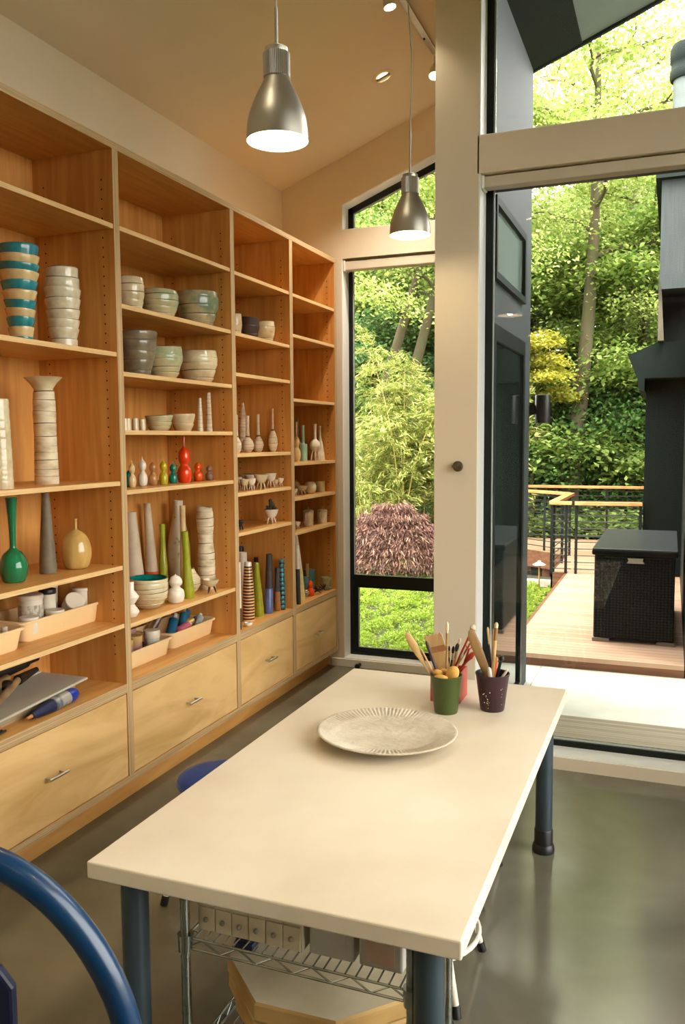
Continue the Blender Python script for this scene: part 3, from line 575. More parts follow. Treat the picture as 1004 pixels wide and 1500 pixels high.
z4=1.125
def lidjar(label,x,y,h,r):
    j=empty('lidded_jar',(x,y,z4),label,'jar')
    MB().lathe(smoothp(S(r,h,[(.82,0),(.86,.04),(.9,.4),(.93,.7),(.9,.72)])),28,(x,y,z4)).build('body',IVORY,j,smooth=True)
    l=MB().lathe(smoothp(S(r,h,[(1.0,.72),(1.0,.75),(.8,.82),(.25,.87),(.08,.9),(.12,.96),(.02,1)])),28,(x,y,z4)).build('lid',CELADON,j,smooth=True)
    for s in (-1,1):
        m=MB(); pts=[(x+r*.3*0,y+s*r*(.86+.35*math.sin(PI*t/8)),z4+h*(.66-.34*t/8)) for t in range(9)]
        m.tube(pts,.0045,7).build('handle',IVORY,j,smooth=True)
    return j
lidjar('pale lidded jar with two ear handles, left of the pair',-.111,-.302,.139,.043)
lidjar('pale lidded jar with two ear handles, right of the pair',-.075,-.128,.127,.042)
pot('clay_cup','white cup behind the small footed bowl near the lidded jars','cup',(-.2,-.42,z4),S(.03,.1,[(.8,0),(.9,.3),(1,1)]),[WHITEG],open_=.8)
footed('footed_bowl','tiny footed bowl in front of the white cup near the lidded jars','bowl',(-.08,-.56,z4),.052,.022,WHITEG,None,4,.42)
z4=.614
pot('cone_vase','tall white cone fading to pale yellow, leaning at the left','vase',(-.078,-.53,z4),S(.037,.47,[(1,0,1),(.95,.1,1),(.78,.46,1),(.74,.5,0),(.5,.8,0),(.3,1,0)]),[WHITEG,PALEY],lean=(0,-.06))
pot('post_vase','white post with a black lower half beside the yellow cone','vase',(-.03,-.665,z4),S(.015,.42,[(1,0,1),(1,.56,1),(1,.58,0),(.95,1,0)]),[WHITEG,SLATE],lean=(0,-.02))
pot('slim_bottle','thin forest green bottle behind the yellow cone','bottle',(-.3,-.1,z4),S(.022,.19,[(.9,0),(1,.3),(.7,.6),(.6,1)]),[DGREEN])
pot('ball_vase','sky blue ball leaning on the orange gourd','vase',(-.16,-.28,z4),S(.036,.13,[(.4,0),(.55,.3),(.8,.42),(1,.7),(.7,.95),(.2,1)]),[BLUEG])
pot('slim_bottle','pale pink-topped bottle with an orange body','bottle',(-.2,-.13,z4),S(.022,.2,[(.9,0,1),(1,.2,1),(.7,.42,1),(.6,.5,0),(.6,1,0)]),[BEIGE,ORANGE])
pot('gourd_vase','orange double gourd vase at the front of the low shelf','vase',(-.073,-.359,z4),S(.027,.115,[(.6,0),(.85,.05),(1,.25),(.8,.46),(.55,.54),(.7,.66),(.72,.76),(.45,.92),(.1,1)]),[ORANGE])
pot('cylinder_cup','sky blue cylinder cup with a pale rim','cup',(-.2,-.085,z4),S(.045,.15,[(.9,0,0),(.95,.05,0),(1,.93,0),(1,.95,1),(1,1,1)]),[BLUEG,WHITEG],open_=.8,seg=32)
pot('tube_vase','narrow sky blue cylinder beside the blue cup','vase',(-.33,-.14,z4),S(.035,.16,[(.95,0),(1,.5),(1,1)]),[BLUEG],open_=.5)
cs=empty('cup_and_saucer',(-.065,-.078,z4),'pale blue-gray cup and saucer at the right end of the low shelf','cup')
MB().lathe(hollow(smoothp([(.018,.018,0),(.022,.022,0),(.034,.05,0),(.042,.084,0),(.043,.098,0)]),.06,.003),28,(-.065,-.078,z4)).build('cup_bowl',CELADON,cs,smooth=True)
MB().lathe(smoothp([(.02,0,0),(.024,.004,0),(.038,.012,0),(.042,.018,0),(.03,.014,0),(.001,.01,0)]),28,(-.065,-.078,z4)).build('saucer',mat('pale_blue_glaze',(176,196,196),.25,rgb2=(166,186,186)),cs,smooth=True)
def jack(label,x,y,r,m):
    mb=MB(); q=random.Random(int(-y*1000)); mb.ball((0,0,r*.62),r*.22)
    for i in range(13):
        d=Vector((q.uniform(-1,1),q.uniform(-1,1),q.uniform(-.62,1))).normalized(); mb.tube([(0,0,r*.62),Vector((0,0,r*.62))+d*r],[r*.13,r*.04],6)
    return tag(mb.build('spiky_jack',m,None,smooth=True,loc=(x,y,z4)),label,'sculpture','spiky clay jacks')
jack('brown spiky clay jack in front of the blue cup',-.062,-.262,.042,DKBR); jack('brown spiky clay jack nearest the cup and saucer',-.05,-.175,.042,DKBR)
n=5;p=[]
for i in range(n):
    for a,mm in ((i/n,0),((i+.5)/n,1)):
        for tt in (a,a+.48/n): p.append((max(.008,.021*math.sin(PI*min(max(tt,.12),.95))),.061*tt,mm))
p.append((.006,.061,1))
pot('zebra_ball','tiny black and white striped ball beside the orange gourd','ball',(-.085,-.41,z4),p,[WHITEG,BLACKG],sm=False)
# ---- plastic tubs and their contents
def tub(label,x0,x1,y0,y1,z,h,group='cream plastic tubs'):
    cx,cy=(x0+x1)/2,(y0+y1)/2; a,b=(x1-x0)/2,(y1-y0)/2
    def ring(s,zz,off=0):
        pts=[]
        A,B=a*s+off,b*s+off*1.0; rr=.03
        for (sx,sy,st) in ((1,1,0),(-1,1,1),(-1,-1,2),(1,-1,3)):
            for k_ in range(5):
                t=(st+k_/4)*PI/2; pts.append((cx+sx*(A-rr)+rr*math.cos(t),cy+sy*(B-rr)+rr*math.sin(t),zz))
        return pts
    rings=[ring(.86,z),ring(.885,z+.006),ring(.945,z+h*.86),ring(.99,z+h*.87),ring(1,z+h*.9),ring(1,z+h*.97),ring(.985,z+h),ring(.945,z+h),ring(.925,z+h*.92),ring(.86,z+.01)]
    vs=[p_ for r_ in rings for p_ in r_]; N=20; fs=[tuple(range(N-1,-1,-1))]
    for i in range(len(rings)-1):
        for k_ in range(N): a_=i*N+k_; b2=i*N+(k_+1)%N; fs.append((a_,b2,b2+N,a_+N))
    fs.append(tuple(range((len(rings)-1)*N,len(rings)*N)))
    t=empty('storage_tub',(cx,cy,z),label,'tub',group)
    MB().add(vs,fs).build('tub_body',TUB,t,smooth=True,angle=35)
    return t
tub('long cream plastic tub of white jars in the first bay',-.425,-.15,-3.185,-2.64,.901,.092)
tub('cream plastic tub cut by the left edge of the photo',-.40,-.10,-3.72,-3.21,.901,.092)
tub('cream plastic tub of paint tubes in the second bay',-.42,-.135,-2.085,-1.61,.614,.092)
tub('cream plastic tub of small stacked pots in the second bay',-.42,-.11,-2.58,-2.11,.614,.092)
def jar(label,x,y,z,r,h,mats=(PLW,PLW),lidh=.2,tiltM=None,group='white plastic jars',name='plastic_jar'):
    j=empty(name,(x,y,z),label,'jar',group)
    T=Matrix.Translation((x,y,z))@(tiltM or Matrix.Identity(4))
    MB().lathe([(r*.93,0),(r*.95,.004),(r*.97,h*(1-lidh))],24,M=T).build('jar_body',mats[0],j,smooth=True)
    MB().lathe([(r,h*(1-lidh)),(r*1.03,h*(1-lidh)+.002),(r*1.03,h-.003),(r*.98,h)],24,M=T).build('lid',mats[1],j,smooth=True)
    return j
zt=.912
j=jar('white labelled jar standing at the left of the long tub',-.26,-3.014,zt,.053,.168,lidh=.12)
LBL=mat('gray_print',(150,140,122),.7,rgb2=(196,186,166),scale=70,stretch=(1,1,.5),lo=.45,hi=.55)
MB().lathe([(.0532,.06),(.0534,.125)],24,(-.26,-3.014,zt),capb=False,capt=False).build('label',LBL,j,smooth=True)
jar('white jar with a black lid',-.285,-2.875,zt,.038,.168,(PLW,BLKP),.13)
jar('tall white tub-shaped jar at the right end of the long tub',-.25,-2.672-.012,zt,.04,.145,lidh=.1)
jar('tall white jar behind the black-lidded one',-.385,-2.735,zt,.031,.155,lidh=.1)
jar('round white jar tipped on its side showing its lid',-.25,-2.765,zt+.06,.045,.07,lidh=.25,tiltM=Matrix.Rotation(.85,4,'Y')@Matrix.Rotation(.35,4,'X'))
jar('flat white lid-sized pot at the front left of the long tub',-.195,-3.10,zt+.02,.04,.07,lidh=.3); jar('flat white pot in front of the black-lidded jar',-.2,-2.93,zt+.018,.04,.07,lidh=.3)
j=jar('cream jar with brown print in the tub at the left edge',-.28,-3.29,zt,.049,.172,lidh=.12)
MB().lathe([(.0492,.05),(.0494,.13)],24,(-.28,-3.29,zt),capb=False,capt=False).build('label',mat('brown_print',(150,112,80),.7,rgb2=(206,190,160),scale=50,lo=.45,hi=.55),j,smooth=True)
jar('small white bottle cap upright in the tub at the left edge',-.17,-3.27,zt,.013,.085,lidh=.2,name='small_bottle')
zt=.625
Gp='small stacked pots'
for lb,x,y,z,r,h,mm in (('pinkish pot at the front left of the pot tub',-.19,-2.43,zt+.05,.038,.075,(PINKJ,CARD)),('pinkish pot in the middle of the pot tub',-.2,-2.335,zt+.05,.036,.075,(PINKJ,CARD)),
   ('greenish white-lidded pot at the right of the pot tub',-.18,-2.215,zt+.045,.042,.085,(PLG,PLW)),('brown pot stacked at the back of the pot tub',-.3,-2.36,zt+.06,.04,.075,(PINKJ,CARD)),('tan-lidded pot stacked at the back right of the pot tub',-.31,-2.235,zt+.06,.038,.075,(CARD,PINKJ)),('dark pot at the very back left of the pot tub',-.3,-2.5,zt+.05,.04,.075,(BROWN,DKBR))):
    jar(lb,x,y,z,r,h,mm,.45,None,Gp,'small_pot')
MB_=MB().box(-.36,-.14,-2.54,-2.15,zt,zt+.045); tag(MB_.build('cloth_swatch',mat('magenta_cloth',(170,40,60),.8,rgb2=(40,120,110),scale=12),None,bevel=.004),'crumpled magenta and green cloth under the small pots','cloth')
PTUBE=mat('teal_paint_tube',(20,92,120),.3,rgb2=(12,74,102),scale=14); PCLEAR=mat('clear_bag',(176,186,184),.2,rgb2=(150,160,160),scale=30); PINKL=mat('pink_label',(206,110,128),.5,rgb2=(196,98,118),scale=9); GOLD=mat('gold_tube',(190,150,84),.35,.4,rgb2=(170,130,66),scale=9)
def ptube(label,a,b,r,m,mc):
    a,b=Vector(a),Vector(b); d=(b-a); t=empty('paint_tube',a,label,'paint tube','paint tubes in the cream tub')
    MB().tube([a,a+d*.1,a+d*.75,a+d*.82],[r*.35,r,r,r*.5],12).build('tube_body',m,t,smooth=True)
    MB().tube([a+d*.82,a+d],[r*.45,r*.4],12).build('tube_cap',mc,t,smooth=True); return t
ptube('teal paint tube leaning out at the left of the tube tub',(-.19,-2.04,zt+.04),(-.22,-1.92,zt+.155),.027,PTUBE,PCLEAR)
ptube('teal paint tube standing steeply in the middle of the tube tub',(-.23,-1.86,zt+.02),(-.26,-1.76,zt+.16),.025,PTUBE,GOLD)
ptube('teal paint tube at the right of the tube tub with a gold tip',(-.28,-1.76,zt+.03),(-.3,-1.66,zt+.15),.024,PTUBE,GOLD)
ptube('pink-labelled tube lying at the front of the tube tub',(-.19,-1.95,zt+.055),(-.2,-1.8,zt+.075),.028,PINKL,PLW)
ptube('clear bottle lying at the right end of the tube tub',(-.19,-1.75,zt+.04),(-.22,-1.65,zt+.1),.024,PCLEAR,PLW)
ptube('gold tube behind the pink-labelled one',(-.24,-1.83,zt+.06),(-.2,-1.74,zt+.1),.022,GOLD,BLKP)
ptube('silver tube leaning at the back of the tube tub',(-.35,-1.98,zt+.05),(-.34,-1.88,zt+.15),.022,STEEL,BLKP)
# ---- tools on the lowest shelf of the first bay
z=.614
t=empty('flat_board',(-.2,-3.15,z+.05),'flat pale gray tray lying across a book','tray')
Mt=Matrix.Translation((-.17,-3.2,z+.052))@Matrix.Rotation(.06,4,'X')
MB().box(-.17,.11,-.34,.31,0,.012,M=Mt).build('tray_plate',PAPER,t,bevel=.01)
MB().box(-.17,-.14,-.33,.3,.012,.02,M=Mt).build('tray_lip',PAPER,t,bevel=.004)
bk=empty('book',(-.2,-3.2,z),'thick worn book lying under the pale gray tray','book')
MB().box(-.34,-.11,-3.5,-2.92,z,z+.048).build('pages',mat('page_edge',(168,148,112),.8,rgb2=(140,120,88),scale=3,stretch=(1,1,80)),bk)
MB().box(-.345,-.105,-3.505,-2.915,z+.048,z+.052).build('cover',CARD,bk,bevel=.002)
th=empty('hand_tool',(-.3,-3.25,z+.075),'dark metal and tan pliers tool lying on the pale gray tray','tool')
DM=mat('dark_tool_metal',(46,40,34),.4,.6,rgb2=(70,60,48),scale=12)
MB().tube([(-.2,-3.42,z+.085),(-.24,-3.3,z+.105),(-.28,-3.15,z+.12)],[.02,.028,.022],10).tube([(-.13,-3.4,z+.078),(-.19,-3.25,z+.098),(-.25,-3.12,z+.11)],[.014,.018,.016],10).build('tool_grip',mat('tan_grip',(150,124,84),.5,rgb2=(120,94,60),scale=14),th,smooth=True)
MB().ball((-.24,-3.2,z+.11),.032,(1,1,.7)).tube([(-.25,-3.12,z+.11),(-.27,-2.98,z+.12)],[.024,.012],8).build('tool_head',DM,th,smooth=True)
th=empty('power_drill',(-.36,-3.0,z+.08),'black power tool at the back of the lowest shelf','tool')
MB().tube([(-.36,-3.15,z+.13),(-.36,-2.95,z+.14)],[.035,.03],10).tube([(-.36,-2.95,z+.14),(-.36,-2.87,z+.135)],[.02,.012],10).build('motor_body',BLKP,th,smooth=True)
MB().tube([(-.36,-3.12,z+.12),(-.33,-3.17,z+.07)],[.022,.024],10).build('pistol_grip',BLKP,th,smooth=True)
mk=empty('glue_bottle',(-.06,-3.13,z+.03),'blue bottle with a silver label lying on its side','bottle')
a=Vector((-.045,-3.30,z+.02)); b=Vector((-.065,-2.98,z+.032)); d=b-a
MB().tube([a,a+d*.1],[.006,.009],12).build('nozzle',TAN,mk,smooth=True)
MB().tube([a+d*.1,a+d*.22,a+d*.42,a+d*.5],[.013,.02,.027,.029],16).build('bottle_shoulder',NAVY,mk,smooth=True)
MB().tube([a+d*.5,a+d*.82],[.0295,.0305],16).build('label',mat('silver_label',(170,168,156),.3,.3,rgb2=(86,100,120),scale=9,stretch=(1,2,1),lo=.5,hi=.6),mk,smooth=True)
MB().tube([a+d*.82,a+d*.93,a+d],[.031,.031,.024],16).build('bottle_base',mat('bright_blue_plastic',(22,50,150),.3,rgb2=(16,40,130)),mk,smooth=True)
sc=empty('scissors',(-.05,-3.5,z),'small wire scissors lying at the very left of the lowest shelf','scissors')
MB().tube([(-.06,-3.62,z+.006),(-.035,-3.5,z+.008),(-.04,-3.42,z+.012)],.005,7).tube([(-.02,-3.6,z+.006),(-.045,-3.5,z+.006),(-.06,-3.42,z+.01)],.005,7).build('blade',DM,sc,smooth=True)
MB().box(-.1,-.03,-3.72,-3.6,z,z+.01).build('handle',SLATE,sc,bevel=.004)
# ================================================================== TABLE AND WHAT STANDS ON IT
T=.687
tb=empty('work_table',(1.48,-3.28,0),'long cream-topped work table with blue-gray tube legs in the middle of the room','table')
MB().box(.997,1.967,-4.248,-2.315,.642,T).build('tabletop',TABLE,tb,bevel=.0045)
fr=MB().box(1.06,1.90,-4.22,-4.18,.6,.642).box(1.06,1.90,-2.4,-2.36,.6,.642).box(1.06,1.1,-4.2,-2.4,.6,.642).box(1.86,1.9,-4.2,-2.4,.6,.642)
for lx,ly in ((1.104,-4.196),(1.882,-4.196),(1.104,-2.40),(1.888,-2.40)):
    l=MB().lathe([(.035,.05),(.035,.642)],28,(lx,ly,0)).build('leg',LEGB,tb,smooth=True)
    MB().lathe([(.046,0),(.047,.012),(.044,.03),(.0385,.036),(.039,.095),(.036,.1)],28,(lx,ly,0)).build('rubber_foot',BLKP,l,smooth=True)
# carved plate
def platewarp(r,z,a,i):
    if i in PR: z+=.0022*math.sin(96*a)
    rr=r*(1+.006*math.sin(2*a+1))
    return rr,z+.003*math.sin(a-2.4)*(r/.24),0,0
PP=[(.085,0),(.09,.006),(.088,.012),(.15,.016),(.225,.03),(.244,.037),(.2465,.041),(.243,.0435),(.235,.0415),(.215,.0375),(.19,.034),(.178,.0325),(.172,.031),(.12,.0275),(.06,.026),(.001,.0255)]
PR={8,9,10}
PLATE=mat('carved_stoneware',(208,198,178),.6,rgb2=(188,176,152),scale=9,bump=.6,bscale=34)
o=MB().lathe(PP,384,(0,0,0),warp=platewarp).build('serving_plate',PLATE,None,smooth=True,loc=(1.442,-3.165,T),angle=70)
tag(o,'large round pale plate with a ridged rim lying on the work table','plate')
# pots of brushes
def cupof(name,label,x,y,h,rb,rr,m):
    c=empty(name,(x,y,T),label,'cup')
    p=[(rb*.96,0),(rb,.004),(rb+(rr-rb)*.45,h*.5),(rr*.955,h*.93),(rr*.97,h*.94),(rr,h*.97),(rr,h*.995),(rr*.97,h),(rr*.925,h*.985),(rr*.9,h*.9),(rb*.93,.012),(.001,.01)]
    MB().lathe(p,36,(x,y,T)).build('cup_body',m,c,smooth=True,angle=55); return c
og=cupof('brush_cup','dark olive green tapered cup holding wooden spatulas and yellow sponges',1.558,-2.783,.1496,.0454,.0635,OLIVE)
pg=cupof('brush_cup','plum cup with paint specks holding a broad wooden tool and brushes',1.721,-2.69,.1473,.0471,.0675,PLUM)
m=MB(); q=random.Random(3)
for i in range(22):
    z=q.uniform(.012,.1) if i>6 else q.uniform(.03,.075); a=math.radians(q.uniform(-135,-30) if i>9 else q.uniform(-115,-92)); r=.0471+(.0675-.0471)*z/.1473*1.0+.0006
    s_=q.uniform(.0008,.0022); m.ball((1.721+r*.985*math.cos(a),-2.69+r*.985*math.sin(a),T+z),s_,seg=6,rings=4)
m.build('paint_specks',PAINTDOT,pg,smooth=True)
bx=empty('brush_box',(1.525,-2.605,T),'square rose red box of paintbrushes standing behind the olive cup','box')
MB().box(1.464,1.586,-2.672,-2.538,T,T+.004).box(1.464,1.469,-2.672,-2.538,T+.004,T+.122).box(1.581,1.586,-2.672,-2.538,T+.004,T+.122).box(1.469,1.581,-2.672,-2.667,T+.004,T+.122).box(1.469,1.581,-2.543,-2.538,T+.004,T+.122).build('box_body',REDB,bx,bevel=.001)
OB,BB,PB=Vector((1.558,-2.783,T+.012)),Vector((1.525,-2.605,T+.008)),Vector((1.721,-2.69,T+.012))
def foot(base,tip,r):
    """where the tool's lower end rests, leaning across the pot"""
    d=Vector((base.x-tip[0],base.y-tip[1],0)); d=d.normalized()*r if d.length>1e-4 else Vector((0,0,0))
    return Vector((base.x,base.y,base.z))+d
def brush(label,base,tip,r0=.02,hr=.004,hm=BRUSHW,fm=FERR,bm=BRISW,bl=.03,br=.006,fl=.028,flat=1,tapern=.7):
    """a paintbrush from its handle end inside the pot to the bristle tip"""
    tip=Vector(tip); a=foot(base,tip,r0); d=(tip-a); L=d.length; d.normalize()
    t=empty('paint_brush',a,label,'brush')
    MB().tube([a,a+d*(L*.3),a+d*(L-bl-fl)],[hr*tapern,hr*1.15,hr],10).build('handle',hm,t,smooth=True)
    MB().tube([a+d*(L-bl-fl),a+d*(L-bl)],[hr*1.08,hr*1.2],10).build('ferrule',fm,t,smooth=True)
    MB().tube([a+d*(L-bl),a+d*(L-bl*.55),a+d*(L-bl*.2),a+d*L],[hr*1.1,br,br*.75,br*.15],10).build('bristles',bm,t,smooth=True)
    return t
def stick(name,label,base,tip,pts,m,r0=.02,flat=.35,cat='tool'):
    """a carved flat tool: pts (t along, half width)"""
    tip=Vector(tip); a=foot(base,tip,r0); d=(tip-a); L=d.length; d.normalize()
    side=d.cross(Vector((.27,-.95,.1))).normalized(); nrm=side.cross(d)
    vs=[];fs=[];n=12
    for t,w in pts:
        for k_ in range(n):
            an=2*PI*k_/n; vs.append(a+d*(L*t)+side*(w*math.cos(an))+nrm*(max(w*flat,.0018)*math.sin(an)))
    for i in range(len(pts)-1):
        for k_ in range(n): u=i*n+k_; v=i*n+(k_+1)%n; fs.append((u,v,v+n,u+n))
    fs+= [tuple(range(n-1,-1,-1)),tuple(range((len(pts)-1)*n,len(pts)*n))]
    o=MB().add([p-a for p in vs],fs).build(name,m,None,smooth=True,loc=a); return tag(o,label,cat)
RIB=[(0,.004),(.5,.005),(.62,.007),(.72,.013),(.85,.016),(.95,.0135),(1,.006)]
# olive cup
stick('spatula','pale wooden spatula with a rounded blade leaning left out of the olive cup',OB,(1.392,-2.77,.984),RIB,BRUSHW,flat=.45)
stick('modelling_stick','thin light wooden stick beside the pale spatula in the olive cup',OB,(1.455,-2.775,.925),[(0,.003),(.6,.004),(.95,.004),(1,.002)],BRUSHW,.025,1)
stick('modelling_stick','dark brown wooden stick leaning left in the olive cup',OB,(1.472,-2.765,.957),[(0,.005),(.6,.0065),(.95,.0065),(1,.003)],DKW,.018,.9)
brush('thin brush with a long white tip standing upright in the olive cup',OB,(1.556,-2.76,1.04),.006,.0042,TOOLW,FERR,BRISW,.045,.0068,.05)
def spng(label,c,r,sq,rot):
    o=MB().ball((0,0,0),r,sq,seg=20,rings=12,M=Matrix.Rotation(rot,4,'Y')).build('sponge',SPONGE,None,smooth=True,loc=c); return tag(o,label,'sponge','yellow sponges in the olive cup')
spng('large rounded yellow sponge at the right of the olive cup',(1.587,-2.80,.845),.034,(.72,.5,1),.5)
spng('yellow sponge at the left of the olive cup',(1.527,-2.79,.84),.022,(1,.7,.62),.1)
spng('yellow sponge at the front centre of the olive cup',(1.547,-2.822,.832),.026,(1.1,.6,.45),.0)
spng('yellow sponge between the other sponges at the back',(1.553,-2.776,.845),.019,(1,.7,.6),.2)
# rose box
t=empty('paint_brush',BB,'very wide flat hake brush with pale bristles in the rose box','brush')
A_,B_=Vector((1.505,-2.61,.79)),Vector((1.455,-2.61,.955)); d=(B_-A_).normalized(); sd=Vector((d.z,0,-d.x))
def slab(p,q,w,th):
    vs=[p-sd*w+Vector((0,-th,0)),p+sd*w+Vector((0,-th,0)),p+sd*w+Vector((0,th,0)),p-sd*w+Vector((0,th,0)),q-sd*w+Vector((0,-th,0)),q+sd*w+Vector((0,-th,0)),q+sd*w+Vector((0,th,0)),q-sd*w+Vector((0,th,0))]
    return MB().add(vs,[(0,3,2,1),(4,5,6,7),(0,1,5,4),(2,3,7,6),(1,2,6,5),(3,0,4,7)])
slab(A_-d*.06,A_+d*.09,.032,.004).build('handle',BRUSHW,t,bevel=.002)
slab(A_+d*.09,A_+d*.115,.037,.005).build('binding',TAN,t,bevel=.001)
m=MB()
for i in range(15):
    o_=-.036+.072*i/14; p=A_+d*.115+sd*o_; m.tube([p,p+d*(.05+.004*math.sin(i*2.1))],[.0042,.0035],6)
m.build('bristles',BRUSHW,t,smooth=True)
brush('brush with round black bristles in the rose box',BB,(1.56,-2.60,.918),.012,.004,BRUSHW,FERR,BRISB,.035,.0085)
brush('second black-tipped brush beside it, lower, in the rose box',BB,(1.54,-2.59,.902),.008,.004,DKW,STEEL,BRISB,.03,.007)
brush('red-handled brush with a fluffy white head above the rose box',BB,(1.628,-2.6,1.0),.03,.004,REDW,REDW,BRISW,.03,.0135,.03)
brush('small white-tipped brush in the middle of the rose box',BB,(1.565,-2.58,.934),.01,.0038,BRUSHW,FERR,BRISW,.025,.006)
brush('orange-red brush leaning right out of the rose box',BB,(1.63,-2.61,.89),.04,.005,REDW,REDW,REDW,.05,.012)
brush('thin red stick brush leaning right in the rose box',BB,(1.612,-2.59,.925),.035,.0036,REDW,REDW,TAN,.02,.004)
brush('dark thin brush at the left of the rose box',BB,(1.52,-2.585,.90),.02,.0034,DKW,FERR,BRISB,.02,.004)
brush('tan brush with brass ferrule low in the rose box',BB,(1.588,-2.625,.885),.02,.0038,BRUSHW,FERR,BRISW,.022,.005)
loop=MB(); c0=Vector((1.606,-2.6,.915)); loop.tube([c0+Vector((.013*math.cos(a),0,.018*math.sin(a))) for a in [i*2*PI/16 for i in range(17)]],.0022,6).tube([c0-Vector((0,0,.018)),Vector((1.55,-2.6,.72))],.004,8)
tag(loop.build('loop_tool',REDW,None,smooth=True),'red loop trimming tool in the rose box','tool')
# plum cup
stick('spatula','broad olive-brown wooden paddle leaning left in the plum cup',PB,(1.632,-2.70,1.0),[(0,.012),(.3,.014),(.55,.0175),(.8,.02),(.93,.017),(.985,.009),(1,.003)],TOOLW,.03,.2)
brush('tall pale brush with a bristle tuft standing in the plum cup',PB,(1.733,-2.68,1.034),.008,.0065,BRUSHW,TOOLW,BRISW,.022,.0085,.05,tapern=.5)
stick('modelling_stick','slim dark stick in the plum cup next to the tall pale brush',PB,(1.702,-2.67,.942),[(0,.004),(.6,.0055),(.9,.005),(1,.002)],BLKP,.012,1)
stick('clothes_peg_tool','pale wooden rib tool crossing behind the paddle of the plum cup',PB,(1.716,-2.63,.998),[(0,.003),(.7,.005),(.8,.0075),(.98,.0075),(1,.003)],BRUSHW,.045,.6)
stick('modelling_stick','second pale wooden stick behind the paddle of the plum cup',PB,(1.686,-2.62,.998),[(0,.003),(.7,.004),(.97,.005),(1,.002)],BRUSHW,.045,.6)
t=empty('ball_tool',PB,'black ball-ended tool at the right of the plum cup','tool')
a=foot(PB,(1.757,-2.7,.9),.01); MB().tube([a,Vector((1.754,-2.698,.885))],.006,10).build('handle',BLKP,t,smooth=True); MB().ball((1.758,-2.7,.897),.0115).build('ball_head',BLKP,t,smooth=True)
stick('modelling_stick','short thick white stick at the front of the plum cup',PB,(1.712,-2.715,.86),[(0,.005),(.6,.0085),(.95,.008),(1,.004)],OFFW,.012,.8)
stick('modelling_stick','short white stick resting on the right rim of the plum cup',PB,(1.781,-2.69,.853),[(0,.003),(.6,.005),(.95,.005),(1,.003)],OFFW,.04,.8)
brush('short orange brush in the middle of the plum cup',PB,(1.73,-2.66,.892),.01,.006,ORANGE,ORANGE,TAN,.02,.009)

# ================================================================== UNDER AND AROUND THE TABLE
def stool(x,y,label,rz=0,first=[None]):
    if first[0] is None:
        s=empty('work_stool',(0,0,0))
        MB().lathe([(.05,.405),(.165,.407),(.18,.418),(.186,.432),(.18,.446),(.15,.453),(.001,.455)],40).build('seat',SEATB,s,smooth=True,angle=60)
        MB().lathe([(.15,.39),(.15,.405)],32).build('seat_plate',OFFW,s)
        for k_ in range(4):
            a=PI/4+k_*PI/2
            l=MB().tube([(.13*math.cos(a),.13*math.sin(a),.395),(.255*math.cos(a),.255*math.sin(a),.012)],.0115,12).build('leg',OFFW,s,smooth=True)
            MB().tube([(.2475*math.cos(a),.2475*math.sin(a),.035),(.258*math.cos(a),.258*math.sin(a),0)],.0145,12).build('rubber_tip',BLKP,l,smooth=True)
        MB().tube([(.205*math.cos(2*PI*i/40),.205*math.sin(2*PI*i/40),.155) for i in range(41)],.0085,8,caps=False).build('foot_ring',OFFW,s,smooth=True)
        first[0]=s; o=s
    else: o=copy_tree(first[0])
    o.location=(x,y,0); o.rotation_euler=(0,0,rz); return tag(o,label,'stool')
st=stool(.765,-3.13,'blue-seated stool with white legs pushed under the shelf side of the table',.13)
for ch in st.children: ch.matrix_parent_inverse.identity()
stool(1.61,-3.37,'white-legged stool with a foot ring under the near right side of the table',.0)
stool(1.555,-2.77,'white-legged stool under the far right side of the table, mostly hidden',.0)
# wire rack
rk_=empty('wire_rack',(1.53,-4.0,0),'chrome wire shelf rack standing under the near end of the table','rack')
X0,X1,Y0,Y1=1.232,1.832,-4.165,-3.83
for px in (X0,X1):
    for py in (Y0,Y1):
        m=MB().tube([(px,py,.012),(px,py,.598)],.0125,14); 
        z=.03
        while z<.59: m.lathe([(.0128,z),(.0132,z+.002),(.0128,z+.004)],14,(px,py,0),capb=False,capt=False); z+=.0254
        l=m.build('post',CHROME,rk_,smooth=True)
        MB().lathe([(.017,0),(.017,.008),(.008,.014)],14,(px,py,0)).build('leveling_foot',BLKP,l,smooth=True)
        for zz_ in (.47,.15): MB().lathe([(.019,zz_-.014),(.0205,zz_+.03)],16,(px,py,0)).build('collar',CHROME,l,smooth=True)
for zz_ in (.49,.17):
    m=MB()
    for dz in (0,-.028):
        for (a,b) in (((X0,Y0),(X1,Y0)),((X0,Y1),(X1,Y1)),((X0,Y0),(X0,Y1)),((X1,Y0),(X1,Y1))): m.tube([(*a,zz_+dz),(*b,zz_+dz)],.0032,6)
    n=22
    for i in range(1,n): x=X0+(X1-X0)*i/n; m.tube([(x,Y0,zz_+.004),(x,Y1,zz_+.004)],.0023,6)
    for yy in (-4.05,-3.94): m.tube([(X0,yy,zz_),(X1,yy,zz_)],.003,6)
    for yy in (Y0,Y1):
        k_=12
        for i in range(k_):
            xa=X0+(X1-X0)*i/k_; xb=X0+(X1-X0)*(i+1)/k_
            m.tube([(xa,yy,zz_ if i%2 else zz_-.028),(xb,yy,zz_-.028 if i%2 else zz_)],.0022,6)
    for xx in (X0,X1):
        for i in range(10):
            ya=Y0+(Y1-Y0)*i/10; yb=Y0+(Y1-Y0)*(i+1)/10
            m.tube([(xx,ya,zz_ if i%2 else zz_-.028),(xx,yb,zz_-.028 if i%2 else zz_)],.0022,6)
    m.build('wire_shelf',CHROME,rk_,smooth=True)
zr=.4985
cb=empty('drawer_cabinet',(1.4,-4.03,zr),'small cream cabinet of tiny knobbed drawers on the wire rack','cabinet')
